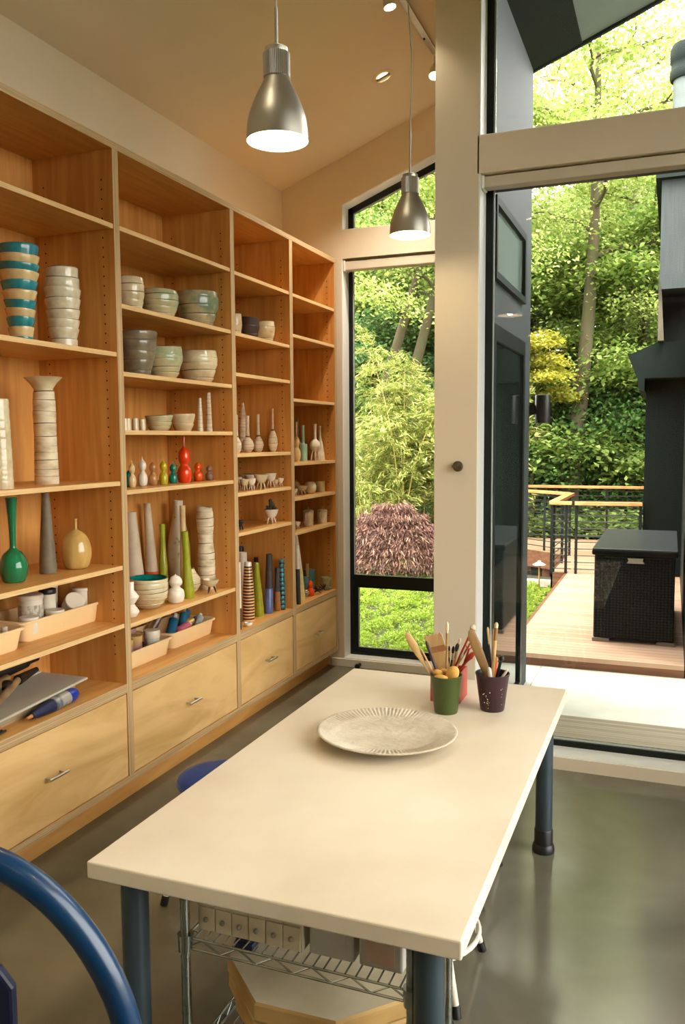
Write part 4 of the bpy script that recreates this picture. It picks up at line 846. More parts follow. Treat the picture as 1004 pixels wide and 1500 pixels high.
CABI=mat('cream_drawer_plastic',(206,194,162),.5,rgb2=(196,182,150),scale=5)
MB().box(1.252,1.545,-4.134,-3.9,zr,zr+.134).build('cabinet_body',CABI,cb,bevel=.002)
for r_ in range(2):
    for k_ in range(6):
        xa=1.257+k_*.0476; za=zr+.003+r_*.0645
        d=MB().box(xa,xa+.0445,-4.138,-4.13,za,za+.061).build('drawer',CABI,cb,bevel=.0015)
        MB().ball((xa+.022,-4.142,za+.031),.0068,seg=10,rings=6).build('knob',mat('gray_knob',(140,128,104),.5,rgb2=(126,114,92)),d,smooth=True)
for lb,xa,xb,m1,m2 in (('frosted gray plastic box next to the little drawers on the rack',1.56,1.678,PLG,PLG),('frosted box with a pinkish label at the right of the rack',1.69,1.80,PLG,mat('pinkish_label',(196,160,140),.6,rgb2=(206,186,164),scale=12))):
    p=empty('plastic_box',((xa+xb)/2,-4.02,zr),lb,'box')
    MB().box(xa,xb,-4.13,-3.88,zr,zr+.085).build('box_body',m1,p,bevel=.006)
    MB().box(xa-.003,xb+.003,-4.133,-3.877,zr+.085,zr+.096).build('lid',PLW,p,bevel=.003)
    MB().box(xa+.02,xb-.02,-4.1315,-4.1295,zr+.015,zr+.07).build('label',m2,p)
def octa(c,ap,z0,z1,rot,mats,label):
    R_=ap/math.cos(PI/8); pts=[(R_*math.cos(PI/8+k_*PI/4+rot),R_*math.sin(PI/8+k_*PI/4+rot)) for k_ in range(8)]
    rg=lambda s,z:[(p[0]*s,p[1]*s,z) for p in pts]
    vs=rg(.975,0)+rg(1,.012)+rg(1,z1-z0-.006)+rg(.98,z1-z0); fs=[tuple(range(7,-1,-1))]; ms=[1]
    for i in range(3):
        for k_ in range(8): a=i*8+k_; b=i*8+(k_+1)%8; fs.append((a,b,b+8,a+8)); ms.append(1)
    fs.append(tuple(range(24,32))); ms.append(0)
    o=MB().add(vs,fs,ms).build('plaster_mold',mats,None,loc=(c[0],c[1],z0),bevel=.004); return tag(o,label,'mold','plaster molds on the rack')
cm=(1.515,-3.875)
octa((cm[0]+.01,cm[1]+.004),.254,.178,.232,.06,[PLASTER,CARD],'octagonal plaster mold at the bottom of the stack on the rack')
octa((cm[0]-.004,cm[1]),.26,.232,.285,-.02,[PLASTER,CARD],'octagonal plaster mold in the middle of the stack on the rack')
octa(cm,.264,.285,.342,.03,[PLASTER,CARD],'gray-topped octagonal plaster mold at the top of the stack on the rack')
tag(MB().box(-.03,.03,-.02,.02,0,.03).build('sponge_block',NAVY,None,loc=(1.29,-3.95,.342),bevel=.006),'small dark blue block lying on the top plaster mold','block')
# blue hoop-backed chair close to the camera
cpos=Vector((1.332,-4.96,0)); R3=Vector((math.cos(yaw),math.sin(yaw),0)); F3=Vector((-math.sin(yaw),math.cos(yaw),0)); ZU=Vector((0,0,1))
ch=empty('hoop_chair',cpos+F3*.2,'worn blue painted chair with a bent hoop back in the near left corner','chair')
a_,b_,n_=.262,.345,1.72
def se(t):
    c_,s_=math.cos(t),math.sin(t)
    return math.copysign(abs(c_)**(2/n_),c_)*a_,abs(s_)**(2/n_)*b_
pts=[cpos+R3*(-a_*.86)+F3*.03+ZU*.455,cpos+R3*(-a_*.95)+ZU*.62]
for i in range(41):
    x_,z_=se(PI-PI*i/40); pts.append(cpos+R3*x_+ZU*(.762+z_))
pts+=[cpos+R3*(a_*.95)+ZU*.62,cpos+R3*(a_*.86)+F3*.03+ZU*.455]
MB().tube(pts,.0228,18).build('hoop_back',BLUE,ch,smooth=True)
def board(px,pz0,pz1,w,th,m,name):
    P8=[]; 
    prof=[(-w*.8,pz0),(w*.8,pz0),(w,pz0+.1),(w,pz1-.04),(w*.7,pz1-.008),(w*.3,pz1),(-w*.3,pz1),(-w*.7,pz1-.008),(-w,pz1-.04),(-w,pz0+.1)]
    vs=[cpos+R3*(px+x_)+F3*(-th/2+.02)+ZU*z_ for x_,z_ in prof]+[cpos+R3*(px+x_)+F3*(th/2+.02)+ZU*z_ for x_,z_ in prof]; k_=len(prof)
    MB().add(vs,[tuple(range(k_-1,-1,-1)),tuple(range(k_,2*k_))]+[(i,(i+1)%k_,k_+(i+1)%k_,k_+i) for i in range(k_)]).build(name,m,ch,bevel=.006)
board(-.002,.45,.915,.072,.022,NAVY,'back_splat')
Ms=Matrix.Translation(cpos+F3*.2)@Matrix.Rotation(yaw,4,'Z')
MB().lathe([(.19,.425),(.215,.43),(.225,.445),(.215,.46),(.001,.452)],40,M=Ms).build('seat',BLUE,ch,smooth=True,angle=60)
for sx in (-1,1):
    for sy in (-1,1):
        p0=cpos+F3*.2+R3*(sx*.14)+F3*(sy*.14)+ZU*.43; p1=cpos+F3*.2+R3*(sx*.2)+F3*(sy*.2)
        MB().tube([p0,(p0+p1)/2,p1],[.016,.019,.013],12).build('leg',BLUE,ch,smooth=True)
# ================================================================== LAMPS
def pendant(x,y,zr,label,wav=0):
    p=empty('pendant_lamp',(x,y,zr),label,'pendant lamp','aluminium pendant lamps')
    out=smoothp([(.1,0),(.0975,.04),(.0905,.08),(.070,.133),(.052,.168),(.038,.196)],4)
    MB().lathe([(a,b+zr) for a,b,*_ in out]+[(.001,zr+.197)],48,(x,y,0),capb=False).build('lamp_shade',ALU,p,smooth=True,angle=60)
    MB().lathe([(.0985,zr+.001)]+[(a-.0025,b+zr) for a,b,*_ in out[1:]],48,(x,y,0),capb=False,capt=False).build('shade_lining',SHADE_IN,p,smooth=True)
    m=MB(); n=88; vs=[]
    for z in (zr+.196,zr+.27):
        for k_ in range(n): a=2*PI*k_/n; r=.0435 if k_%2 else .0405; vs.append((x+r*math.cos(a),y+r*math.sin(a),z))
    m.add(vs,[(k_,(k_+1)%n,n+(k_+1)%n,n+k_) for k_ in range(n)]+[tuple(range(n-1,-1,-1)),tuple(range(n,2*n))])
    m.build('ribbed_socket',ALU,p)
    MB().lathe([(.036,zr+.27),(.037,zr+.276),(.037,zr+.286),(.03,zr+.29),(.008,zr+.292)],32,(x,y,0)).build('socket_cap',ALU,p,smooth=True)
    MB().tube([(x,y,zr+.29),(x,y,zr+.29+(.12 if not wav else .2))],.0055,10).build('stem',ALU,p,smooth=True)
    z0,z1=zr+.29+(.12 if not wav else .2),cz(x); pts=[(x+wav*.012*math.sin(7*t)*math.sin(PI*t),y,z0+(z1-z0)*t) for t in [i/16 for i in range(17)]]
    MB().tube(pts,.0035,8).build('cord',mat('pale_cord',(190,182,160),.5,rgb2=(178,170,150)),p,smooth=True)
    MB().lathe([(.05,z1-.035),(.05,z1+.01)],28,(x,y,0)).build('canopy',ALU,p,smooth=True)
    MB().ball((x,y,zr+.085),.038,(1,1,1.2)).build('bulb',BULB,p,smooth=True)
    return p
PEND=[(1.146,-3.382,2.708),(1.14,-1.885,2.738)]
pendant(*PEND[0],'nearer and larger-looking brushed aluminium pendant lamp, hanging on a straight stem')
pendant(*PEND[1],'farther brushed aluminium pendant lamp hanging in front of the slim window',1)
for x,y,lb in ((1.14,-4.88,'pendant lamp of the table row just behind the nearer one, above the photo'),(1.14,-6.4,'pendant lamp of the table row behind the camera'),(2.9,-4.9,'pendant lamp of the second row, right of the camera'),(2.9,-6.4,'pendant lamp of the second row, behind the camera'),(2.9,-3.4,'pendant lamp of the second row nearest the big window, right of the photo')):
    PEND.append((x,y,2.72)); pendant(*PEND[-1],lb)
SL=math.atan(.381)
def downlight(x,y,label):
    M=Matrix.Translation((x,y,cz(x)))@Matrix.Rotation(-SL,4,'Y')
    d=empty('recessed_downlight',(x,y,cz(x)),label,'downlight')
    MB().lathe([(.052,.004),(.05,-.006),(.072,-.003),(.075,.004)],36,M=M,capb=False,capt=False).build('trim_ring',CEIL,d,smooth=True)
    G=M@Matrix.Rotation(.45,4,'X')
    MB().lathe([(.046,.0),(.046,-.012),(.036,-.014),(.034,.0)],32,M=G,capb=False,capt=False).build('gimbal',ALU,d,smooth=True)
    MB().lathe([(.034,-.004),(.02,-.009),(.001,-.011)],28,M=G,capb=False).build('lamp',BULB,d,smooth=True)
downlight(.595,-.674,'small recessed adjustable spotlight in the sloping ceiling')
downlight(.99,-.25,'recessed adjustable spotlight hidden from view behind the pale pillar')  # unseen lamp, added to brighten the two far bays
TX=.917
tr=empty('track_rail',(TX,-5,cz(TX)-.01),'slim lighting track running up the sloping ceiling','track')
MB().box(-.016,.016,-8.6,-.64,-.024,.0,M=Matrix.Translation((TX,0,cz(TX)-.002))@Matrix.Rotation(-SL,4,'Y')).build('rail',ALU,tr)
MB().ball((TX,-.86,cz(TX)-.03),.007).build('rail_clip',BLKP,tr)
SPOTS=[(-.6,'small track spotlight at the far end of the ceiling track beside the pillar'),(-1.55,'small track spotlight at the top edge of the photo'),(-2.7,'track spotlight above the first pendant, out of view'),(-4.1,'track spotlight over the near end of the table, out of view'),(-5.6,'track spotlight level with the camera, out of view'),(-7.1,'track spotlight behind the camera, out of view')]  # the out-of-view heads are added to light the room
SPOTPOS=[]
for y,lb in SPOTS:
    s=empty('track_spotlight',(TX,y,cz(TX)-.03),lb,'spotlight'); zc=cz(TX)-.026
    MB().tube([(TX,y,zc),(TX-.004,y,zc-.05)],.006,8).build('stem',ALU,s,smooth=True)
    D=Vector((.22,.0,-1)).normalized() if y<-1.5 else Vector((.1,-.5,-1)).normalized()
    h0=Vector((TX-.006,y,zc-.055)); h1=h0+D*.085
    MB().tube([h0-D*.01,h0+D*.02,h0+D*.05,h1],[.014,.022,.03,.034],20,caps=True).build('lamp_head',OFFW,s,smooth=True)
    MB().lathe([(.03,.0),(.001,.002)],20,M=Matrix.Translation(h1+D*.001)@D.to_track_quat('Z','Y').to_matrix().to_4x4(),capb=False).build('lamp_face',BULB,s)
    SPOTPOS.append((h1+D*.02,D))
# ================================================================== OUTSIDE: HOUSE

struct('patio_floor',MB().box(1.395,6.5,-1.27,.68,-.2,-.03).box(.2,1.395,.24,.68,-.2,-.03),PATIO)
tag(MB().box(1.444-.004,1.444+.004,-1.27,.68,-.0301,-.0292).build('patio_joint',mat('joint_gray',(140,138,124),.9)),kind='structure')
dm=MB().box(1.5,3.3,-1.24,-.5,-.03,-.018).build('doormat',MATW,None,bevel=.004); tag(dm,'beige and brown striped woven doormat on the patio outside the big window','doormat')
# house wing wall beside the window
struct('wall_exterior',MB().box(1.38,1.396,-1.26,.2,-.03,cz(1.38)).box(1.154,1.396,.2,.215,-.03,cz(1.2)),CLAD)
w6=window('window_6',(1.4,-.65,2.67))
MB().box(1.396,1.425,-1.17,-1.135,2.64,3.09).box(1.396,1.425,-.2,-.15,2.64,3.09).box(1.396,1.425,-1.135,-.2,3.045,3.09).box(1.396,1.425,-1.135,-.2,2.64,2.68).build('window_frame',SOFD,w6)
MB().box(1.396,1.402,-1.135,-.2,2.68,3.045).build('pane',mat('pale_reflective_pane',(96,112,100),.08,rgb2=(84,100,90),scale=1,spec=.8),w6)
d1=window('door_1',(1.4,-.6,0))
MB().box(1.396,1.42,-1.2,-1.13,-.03,2.39).box(1.396,1.42,-.2,-.13,-.03,2.39).box(1.396,1.42,-1.13,-.2,2.3,2.39).box(1.396,1.42,-1.13,-.2,-.03,.08).build('door_frame',BLK,d1)
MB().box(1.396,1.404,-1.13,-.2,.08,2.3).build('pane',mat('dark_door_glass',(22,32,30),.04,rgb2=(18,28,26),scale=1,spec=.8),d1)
# black cylinder wall lamp on the corner
wl=empty('wall_lamp',(1.43,.216,1.96),'black cylinder wall lamp on the corner of the dark gray wall','wall lamp')
MB().box(1.355,1.395,.215,.227,1.87,2.045).build('back_plate',BLKP,wl,bevel=.002)
MB().box(1.37,1.47,.227,.262,1.92,1.985).build('bracket',BLKP,wl)
MB().lathe([(.052,1.858),(.054,1.862),(.054,2.05),(.054,2.056),(.047,2.058),(.046,2.03)],32,(1.486,.245,0)).build('lamp_cylinder',BLKP,wl,smooth=True)
# porch soffit under the roof
sz=lambda x:4.278+.386*(x-1.351)
struct('soffit_1',MB().prism([(1.38,sz(1.38)-.012),(1.72,sz(1.72)-.012),(1.72,sz(1.72)+.02),(1.38,sz(1.38)+.02)],1,-1.27,.21),SOFD)
struct('soffit_2',MB().prism([(1.72,sz(1.72)),(6.4,sz(6.4)),(6.4,sz(6.4)+.02),(1.72,sz(1.72)+.02)],1,-1.27,.21),SOFL)
struct('fascia',MB().prism([(1.2,sz(1.2)-.02),(6.4,sz(6.4)-.02),(6.4,sz(6.4)+.35),(1.2,sz(1.2)+.35)],1,.21,.24),SOFD)
# deck
dk=MB().box(1.17,2.48,.68,4.95,.03,.065); struct('deck_floor',dk,DECK)
struct('deck_fascia',MB().box(1.17,2.48,.68,.7,-.03,.03).box(1.14,1.17,.66,4.95,-.3,.066),[DECKR])
def slab_poly(poly,z0,z1): return MB().prism(poly,2,z0,z1)
struct('deck_floor_2',slab_poly([(.975,4.95),(2.2,4.95),(2.2,8.6),(-.8,8.6),(-.8,7.95),(.3,7.12),(.975,6.6)],.02,.058),DECK)
struct('deck_fascia_2',slab_poly([(.975,6.6),(.3,7.12),(-.8,7.95),(-.8,7.91),(.28,7.09),(.975,6.555)],-.2,.05).box(.2+.755,1.17,4.93,4.95,-.3,.05).box(.955,.975,4.93,6.6,-.2,.05),DECKR)
for px_,py_ in ((.62,6.95),(-.4,7.75)): struct('deck_post',MB().box(px_-.05,px_+.05,py_-.03,py_+.07,-1.0,-.2),DECKR)
# chest
cb=empty('deck_box',(2.09,2.0,.065),'large black wicker storage chest with a smooth lid on the wooden deck','chest')
ya,yb,xa,xb,za,zb=1.26,2.83,1.772,2.412,.065,.845
MB().box(xa+.008,xb-.008,ya+.008,yb-.008,za+.03,zb-.05).build('chest_body',WICK,cb,bevel=.012)
lid=MB().box(xa-.012,xb+.012,ya-.012,yb+.012,zb-.055,zb-.012).build('lid_rim',WICK,cb,bevel=.01)
MB().box(xa-.008,xb+.008,ya-.008,yb+.008,zb-.014,zb).build('lid_top',mat('smooth_black_lid',(58,60,62),.3,rgb2=(50,52,54),scale=2,stretch=(30,1,1),bump=.05),cb,bevel=.004)
hz=zb-.115
MB().prism([(xa+.262,hz+.0),(xa+.40,hz),(xa+.385,hz+.022),(xa+.39,hz+.042),(xa+.265,hz+.042),(xa+.277,hz+.022)],1,ya-.006,ya+.01).build('chest_handle',mat('pale_handle_metal',(206,202,186),.3,.6,rgb2=(190,186,170)),cb,bevel=.002)
FT=mat('gray_chest_foot',(120,112,104),.4,.3)
for fx in (xa+.0,xb-.135):
    for fy in (ya,yb-.02): MB().box(fx,fx+.135,fy,fy+.02,za,za+.028).build('foot',FT,cb)
# railing
def rail_run(label,a,b,posts,ztop=.946,z0=.065,cap=(.055,.02),nc=10):
    a,b=Vector(a),Vector(b); d=(b-a).normalized(); nn=Vector((-d.y,d.x,0))
    r=empty('deck_railing',((a+b)/2).to_tuple()[:2]+(z0,),label,'railing')
    c_=cap[0]; q_=[a-nn*c_,b-nn*c_,b+nn*c_,a+nn*c_]; vs=[(p.x,p.y,ztop-.02) for p in q_]+[(p.x,p.y,ztop+cap[1]) for p in q_]
    MB().add(vs,[(0,3,2,1),(4,5,6,7),(0,1,5,4),(2,3,7,6),(1,2,6,5),(3,0,4,7)]).build('handrail',RAILW,r,bevel=.004)
    for t in posts:
        p=a+(b-a)*t; MB().box(p.x-.016,p.x+.016,p.y-.016,p.y+.016,z0,ztop-.02).build('post',BLK,r)
    for i in range(nc):
        z=z0+.06+(ztop-z0-.12)*i/(nc-1); MB().tube([(a.x,a.y,z),(b.x,b.y,z)],.0065,6).build('cable',mat('steel_cable',(52,56,54),.4,.4),r,smooth=True)
    return r
rail_run('short corner section of cable railing at the left edge of the deck',(.965,4.79,0),(1.215,4.81,0),(.05,.75))
rail_run('cable railing gate section between the deck corner and the right wing',(1.25,4.80,0),(2.035,4.88,0),(.03,.98))
rail_run('cable railing running away from the deck corner towards the trees',(.99,4.83,0),(1.01,6.55,0),(.03,.5,.97))
rail_run('cable railing running left from the far end of the deck corner',(.97,6.62,0),(-.1,7.46,0),(.35,.8))
rail_run('far cable railing in front of the forest across the deck',(-.6,8.42,0),(2.6,8.45,0),(.02,.36,.62,.98))
# path light
pl_=empty('path_light',(.772,5.2,-.22),'small white mushroom path light at the edge of the lawn','path light')
MB().tube([(.772,5.2,-.3),(.772,5.2,.1)],.011,10).build('stem',TOOLW,pl_,smooth=True)
MB().lathe([(.085,.098),(.082,.104),(.04,.128),(.024,.132),(.022,.15),(.001,.155)],28,(.772,5.2,0)).build('lamp_cap',OFFW,pl_,smooth=True)
# the right-hand wing
rw=empty('house_wing',(2.8,5.2,0),'dark house wing with gray upper wall and jutting eaves on the right','building')
MB().box(2.045,5,4.95,8,-.2,2.5).build('lower_wall',mat('black_stained_wall',(10,18,17),.6,rgb2=(7,13,12),scale=3,stretch=(8,8,.4),spec=.1),rw)
MB().box(2.165,5,4.9,8,2.5,4.75).build('upper_wall',CLAD,rw)
MB().prism([(1.835,2.735),(1.885,2.728),(2.17,2.85),(2.6,2.85),(2.6,2.44),(2.035,2.44),(2.035,2.3),(1.975,2.3),(1.955,2.44)],1,4.6,7.5).build('lower_eave',mat('dark_eave_paint',(12,24,19),.5,rgb2=(9,18,14),scale=3,spec=.15),rw)
MB().prism([(2.165,3.56),(3.2,3.56),(3.2,3.40),(2.2,3.40)],1,4.3,4.9).build('upper_gutter',CLAD,rw)
MB().prism([(2.165,3.56),(2.2,3.40),(2.235,2.85),(2.17,2.85)],1,4.45,4.9).build('gutter_side',mat('bronze_flashing',(96,88,72),.5,.3,rgb2=(84,78,64)),rw)
MB().box(2.1,5.1,4.8,8.1,4.75,4.95).build('wing_roof',SOFD,rw)
v_=MB().lathe([(.17,4.95),(.17,6.25)],32,(2.42,6.0,0)).build('vent_pipe',mat('gray_pipe',(84,94,90),.5,rgb2=(76,86,82)),rw,smooth=True)
MB().lathe([(.2,6.25),(.215,6.28),(.215,6.36),(.2,6.38),(.2,6.46),(.215,6.48),(.215,6.62),(.19,6.68)],32,(2.42,6.0,0)).build('vent_cap',SOFD,rw,smooth=True)
struct('wall_wing',MB().box(2.482,5,.7,4.9,-.1,3.35),mat('dark_green_wall',(16,26,22),.5,rgb2=(12,22,18),scale=2,spec=.15))

# ================================================================== OUTSIDE: GARDEN
SOIL=mat('forest_soil',(70,74,40),.95,rgb2=(50,52,30),scale=1.5,detail=8)
def terrain():
    nx,ny=70,60; xs=np.linspace(-40,25,nx); ys=np.concatenate([np.linspace(.25,12,26),np.linspace(13,60,ny-26)])
    X,Y=np.meshgrid(xs,ys); 
    Z=np.where(Y<6,-.22,-.22-.12*(Y-6)); Z=np.maximum(Z,-1.4)
    Z=Z+np.clip((Y-14)/46,0,1)**1.3*5+.15*np.sin(X*.9+Y*.4)*np.clip((Y-8)/10,0,1)
    V=np.stack([X.ravel(),Y.ravel(),Z.ravel()],1)
    i=np.arange(nx*ny).reshape(ny,nx); F=np.stack([i[:-1,:-1].ravel(),i[:-1,1:].ravel(),i[1:,1:].ravel(),i[1:,:-1].ravel()],1)
    return np_mesh('terrain',V,F,SOIL)
tag(terrain(),kind='structure')
struct('garden_ground',MB().box(1.396,60,-40,.25,-.5,-.22).box(-60,-.62,-40,.25,-.5,-.22),SOIL)
def leaves(rng,C,N,size,flatness,aspect=.5,droop=0,dirs=None):
    """C (n,3) leaf centres -> folded leaf geometry, 6 verts and 2 quads each"""
    n=len(C); L=size*rng.uniform(.65,1.25,n)
    nz=rng.normal(size=(n,3)); nz[:,2]=np.abs(nz[:,2])+flatness; nz/=np.linalg.norm(nz,axis=1)[:,None]
    d=rng.normal(size=(n,3)) if dirs is None else dirs+rng.normal(size=(n,3))*.45
    d[:,2]-=droop; d-=nz*(d*nz).sum(1)[:,None]; d/=np.linalg.norm(d,axis=1)[:,None]+1e-9
    s=np.cross(nz,d); W=L*aspect*.5; up=nz*(W*.35)[:,None]
    a=C-d*(L*.5)[:,None]; b=C+d*(L*.5)[:,None]; m1=C-d*(L*.08)[:,None]
    V=np.stack([a,m1+s*W[:,None]+up,b,m1-s*W[:,None]+up],1).reshape(-1,3)
    o=np.arange(n)*4
    F=np.stack([o,o+1,o+2,o,o+2,o+3],1).reshape(-1,3)
    return V,F
LM_A=leaf_mat("maple_green_leaves",(82,112,42),(126,150,66),(176,190,112),.5)
LM_B=leaf_mat("bright_canopy_leaves",(116,138,58),(156,174,88),(192,198,128),.5)
LM_C=leaf_mat("cool_green_leaves",(62,100,54),(98,134,74),(142,166,110),.5)
LM_D=leaf_mat("bamboo_leaves",(104,130,52),(158,168,84),(206,196,130),.4)
LM_E=leaf_mat("red_maple_leaves",(82,58,52),(118,86,76),(162,128,110),.3)
LM_F=leaf_mat("moss_blades",(104,132,30),(138,164,48),(168,184,80),.4)
LM_G=leaf_mat("deep_shrub_leaves",(46,82,36),(80,118,54),(116,148,80),.5)
BARK=mat('mossy_bark',(78,64,46),.9,rgb2=(66,68,36),scale=5,stretch=(2,2,.6),detail=7,bump=.4,bscale=12)
BARKD=mat('gray_brown_bark',(120,104,82),.9,rgb2=(88,74,56),scale=6,stretch=(3,3,.5),detail=7,bump=.4,bscale=14)
def make_tree(seed,H,spread,nleaf,size,lm,bm,trunk_r=.14,lean=.12,first=.25,flat=1.2,layers=True,nbranch=13):
    q=random.Random(seed); rng=np.random.default_rng(seed); m=MB(); tips=[]
    la=q.uniform(0,6.28); tr=[Vector((lean*H*math.cos(la)*(t**1.4)+.12*math.sin(5*t+seed),lean*H*math.sin(la)*(t**1.4)+.1*math.cos(4*t+seed),H*t-.6*(t==0))) for t in [i/9 for i in range(10)]]
    m.tube(tr,[trunk_r*(1.25-1.1*i/9) for i in range(10)],9)
    for b in range(nbranch):
        t=first+(1-first)*(b+.5)/nbranch; k_=min(int(t*9),8); p=tr[k_].lerp(tr[k_+1],t*9-k_); a=b*2.4+q.uniform(-.4,.4); L=spread*(1.05-.55*t)*q.uniform(.75,1.15)
        dirv=Vector((math.cos(a),math.sin(a),q.uniform(.15,.6))); pts=[p]; 
        for s_ in range(1,6):
            pts.append(p+dirv*L*s_/5+Vector((q.uniform(-.12,.12),q.uniform(-.12,.12),.18*math.sin(s_)*.5)))
        m.tube(pts,[trunk_r*.4*(1-t*.4)*(1-.17*s_) for s_ in range(6)],6)
        for s_ in range(2,6):
            tips.append((pts[s_],.28*spread*.6))
            for c_ in range(2):
                a2=a+q.choice((-1,1))*q.uniform(.5,1.3); e=pts[s_]+Vector((math.cos(a2),math.sin(a2),q.uniform(-.1,.35)))*L*.35
                m.tube([pts[s_],(pts[s_]+e)/2+Vector((0,0,.04)),e],[trunk_r*.12,trunk_r*.08,.004],4); tips.append((e,.24*spread*.6))
    n=nleaf//len(tips); C=[]
    for p,r in tips:
        g=rng.normal(size=(n,3))*np.array([r,r,r*(.33 if layers else .7)]); g[:,2]-=.25*(g[:,0]**2+g[:,1]**2)/max(r,.1)*.3
        C.append(np.array(p)+g)
    C=np.concatenate(C); V,F=leaves(rng,C,len(C),size,flat,.62,.25)
    return m,V,F,lm,bm
PROTO={}
def tree(kind,loc,rz,s,label,group=None,name='forest_tree',cat='tree',tilt=0):
    root=empty(name,loc,label,cat,group); root.rotation_mode='ZYX'; root.rotation_euler=(0,tilt,rz); root.rotation_mode='XYZ'
    root.rotation_euler=(Matrix.Rotation(tilt,3,'Y')@Matrix.Rotation(rz,3,'Z')).to_euler(); root.scale=(s,s,s)
    if kind not in PROTO:
        m,V,F,l0,b0=make_tree(*KINDS[kind][0],**KINDS[kind][1])
        t=m.build('trunk',b0,None,smooth=True); c=np_mesh('foliage',V,F,l0); PROTO[kind]=(t,c); use=(t,c)
    else:
        use=[]
        for o in PROTO[kind]: c=o.copy(); COL.objects.link(c); use.append(c)
    for o in use: o.parent=root
    return root
KINDS={'tall':((11,7.6,2.6,46000,.085,LM_A,BARK),dict(trunk_r=.15,first=.22)),
 'canopy':((12,11,3.0,17000,.1,LM_B,BARKD),dict(trunk_r=.16,first=.4,flat=.7,nbranch=15)),
 'bare':((18,11,2.6,15000,.1,LM_B,BARK),dict(trunk_r=.15,first=.5,flat=.7,lean=.05)),
 'cool':((13,6.6,2.4,44000,.08,LM_C,BARK),dict(trunk_r=.13,first=.15)),
 'under':((14,3.4,1.5,32000,.075,LM_C,BARK),dict(trunk_r=.05,first=.08,nbranch=16,flat=1.0)),
 'shrub':((15,2.2,1.2,26000,.065,LM_G,BARK),dict(trunk_r=.04,first=.05,nbranch=16,layers=False,flat=.6)),
 'vine':((16,4.5,1.5,36000,.08,LM_A,BARK),dict(trunk_r=.07,first=.08,nbranch=18,flat=1.0)),
 'golden':((17,4.2,.75,9000,.08,leaf_mat('golden_leaves',(150,154,44),(188,184,70),(212,204,118)),BARK),dict(trunk_r=.045,first=.72,nbranch=9,lean=.03))}
GF='leafy trees of the forest'; FL='leafy green tree of the dense forest behind the house'
q=random.Random(21)
def gz(x,y):
    z=-.22 if y<6 else max(-.22-.12*(y-6),-1.4)
    return z+max(0,min(1,(y-14)/46))**1.3*5
spots=[]
# trees behind the deck, then behind the slim window, then a deeper row
for i,(x,y,k_,s) in enumerate([(-1.6,13.5,'tall',1.0),(.9,15.5,'canopy',1.05),(1.9,13,'tall',.95),(-.6,18,'canopy',1.2),(2.9,16,'cool',1.2),(-2.8,17,'cool',1.3),(1.4,20,'tall',1.25),(3.2,21,'canopy',1.3),
    (-4.2,12.5,'tall',1.1),(-5.6,14.5,'cool',1.3),(-6.8,17.5,'canopy',1.25),(-4.0,20,'tall',1.3),(-8.2,21,'tall',1.4),(-5,24,'canopy',1.4),(.2,24,'tall',1.4)]):
    tree(k_,(x,y,gz(x,y)),q.uniform(0,6.28),s,FL,GF)
GU='understory bushes of the forest'; UL='low leafy bush filling the shade under the forest trees'
for i in range(26):
    x=[-.8,.3,1.3,2.2,-1.8,.0,1.0,2.4,-1.0,.8,1.8,-.3, -3.0,-3.8,-4.8,-2.4,-4.2,-5.4,-3.4,-6.2,-2.0,-5.0,-6.8,-4.6,-3.0,-7.4][i]
    y=[11.2,11.4,11.3,11.6,12.0,12.5,13,13.2,15,16,16.5,13.8, 9.6,10.4,11.6,10.8,12.8,13.2,14.5,15,12.2,16.5,18,18.5,17.5,20][i]
    tree(['under','shrub','vine'][i%3],(x,y,gz(x,y)-.1),q.uniform(0,6.28),q.uniform(1.0,1.5)*(1+.03*(y-10)),UL,GU,'understory_bush','bush')
for x,y,k_,s_,rz_,tl,lb in ((.62,10,'bare',1.0,.3,.03,'tall mossy-trunked tree rising straight behind the far deck railing'),(1.5,11.5,'bare',.75,2.2,.1,'slimmer leaning-trunked tree right of the tall mossy trunk, beside the right wing'),(-3.5,8.5,'bare',.8,4.4,.3,'bare-trunked tree at the left of the slim window view'),(-2.75,8.3,'bare',.8,1.2,.27,'bare-trunked tree in the middle of the slim window view')):
    tree(k_,(x,y,gz(x,y)),rz_,s_,lb,None,'mossy_tree','tree',tl)
tree('golden',(.05,9.6,gz(.05,9.6)),.6,1.0,'golden yellow-leaved small tree just beyond the corner of the gray wall',None,'golden_shrub','tree')
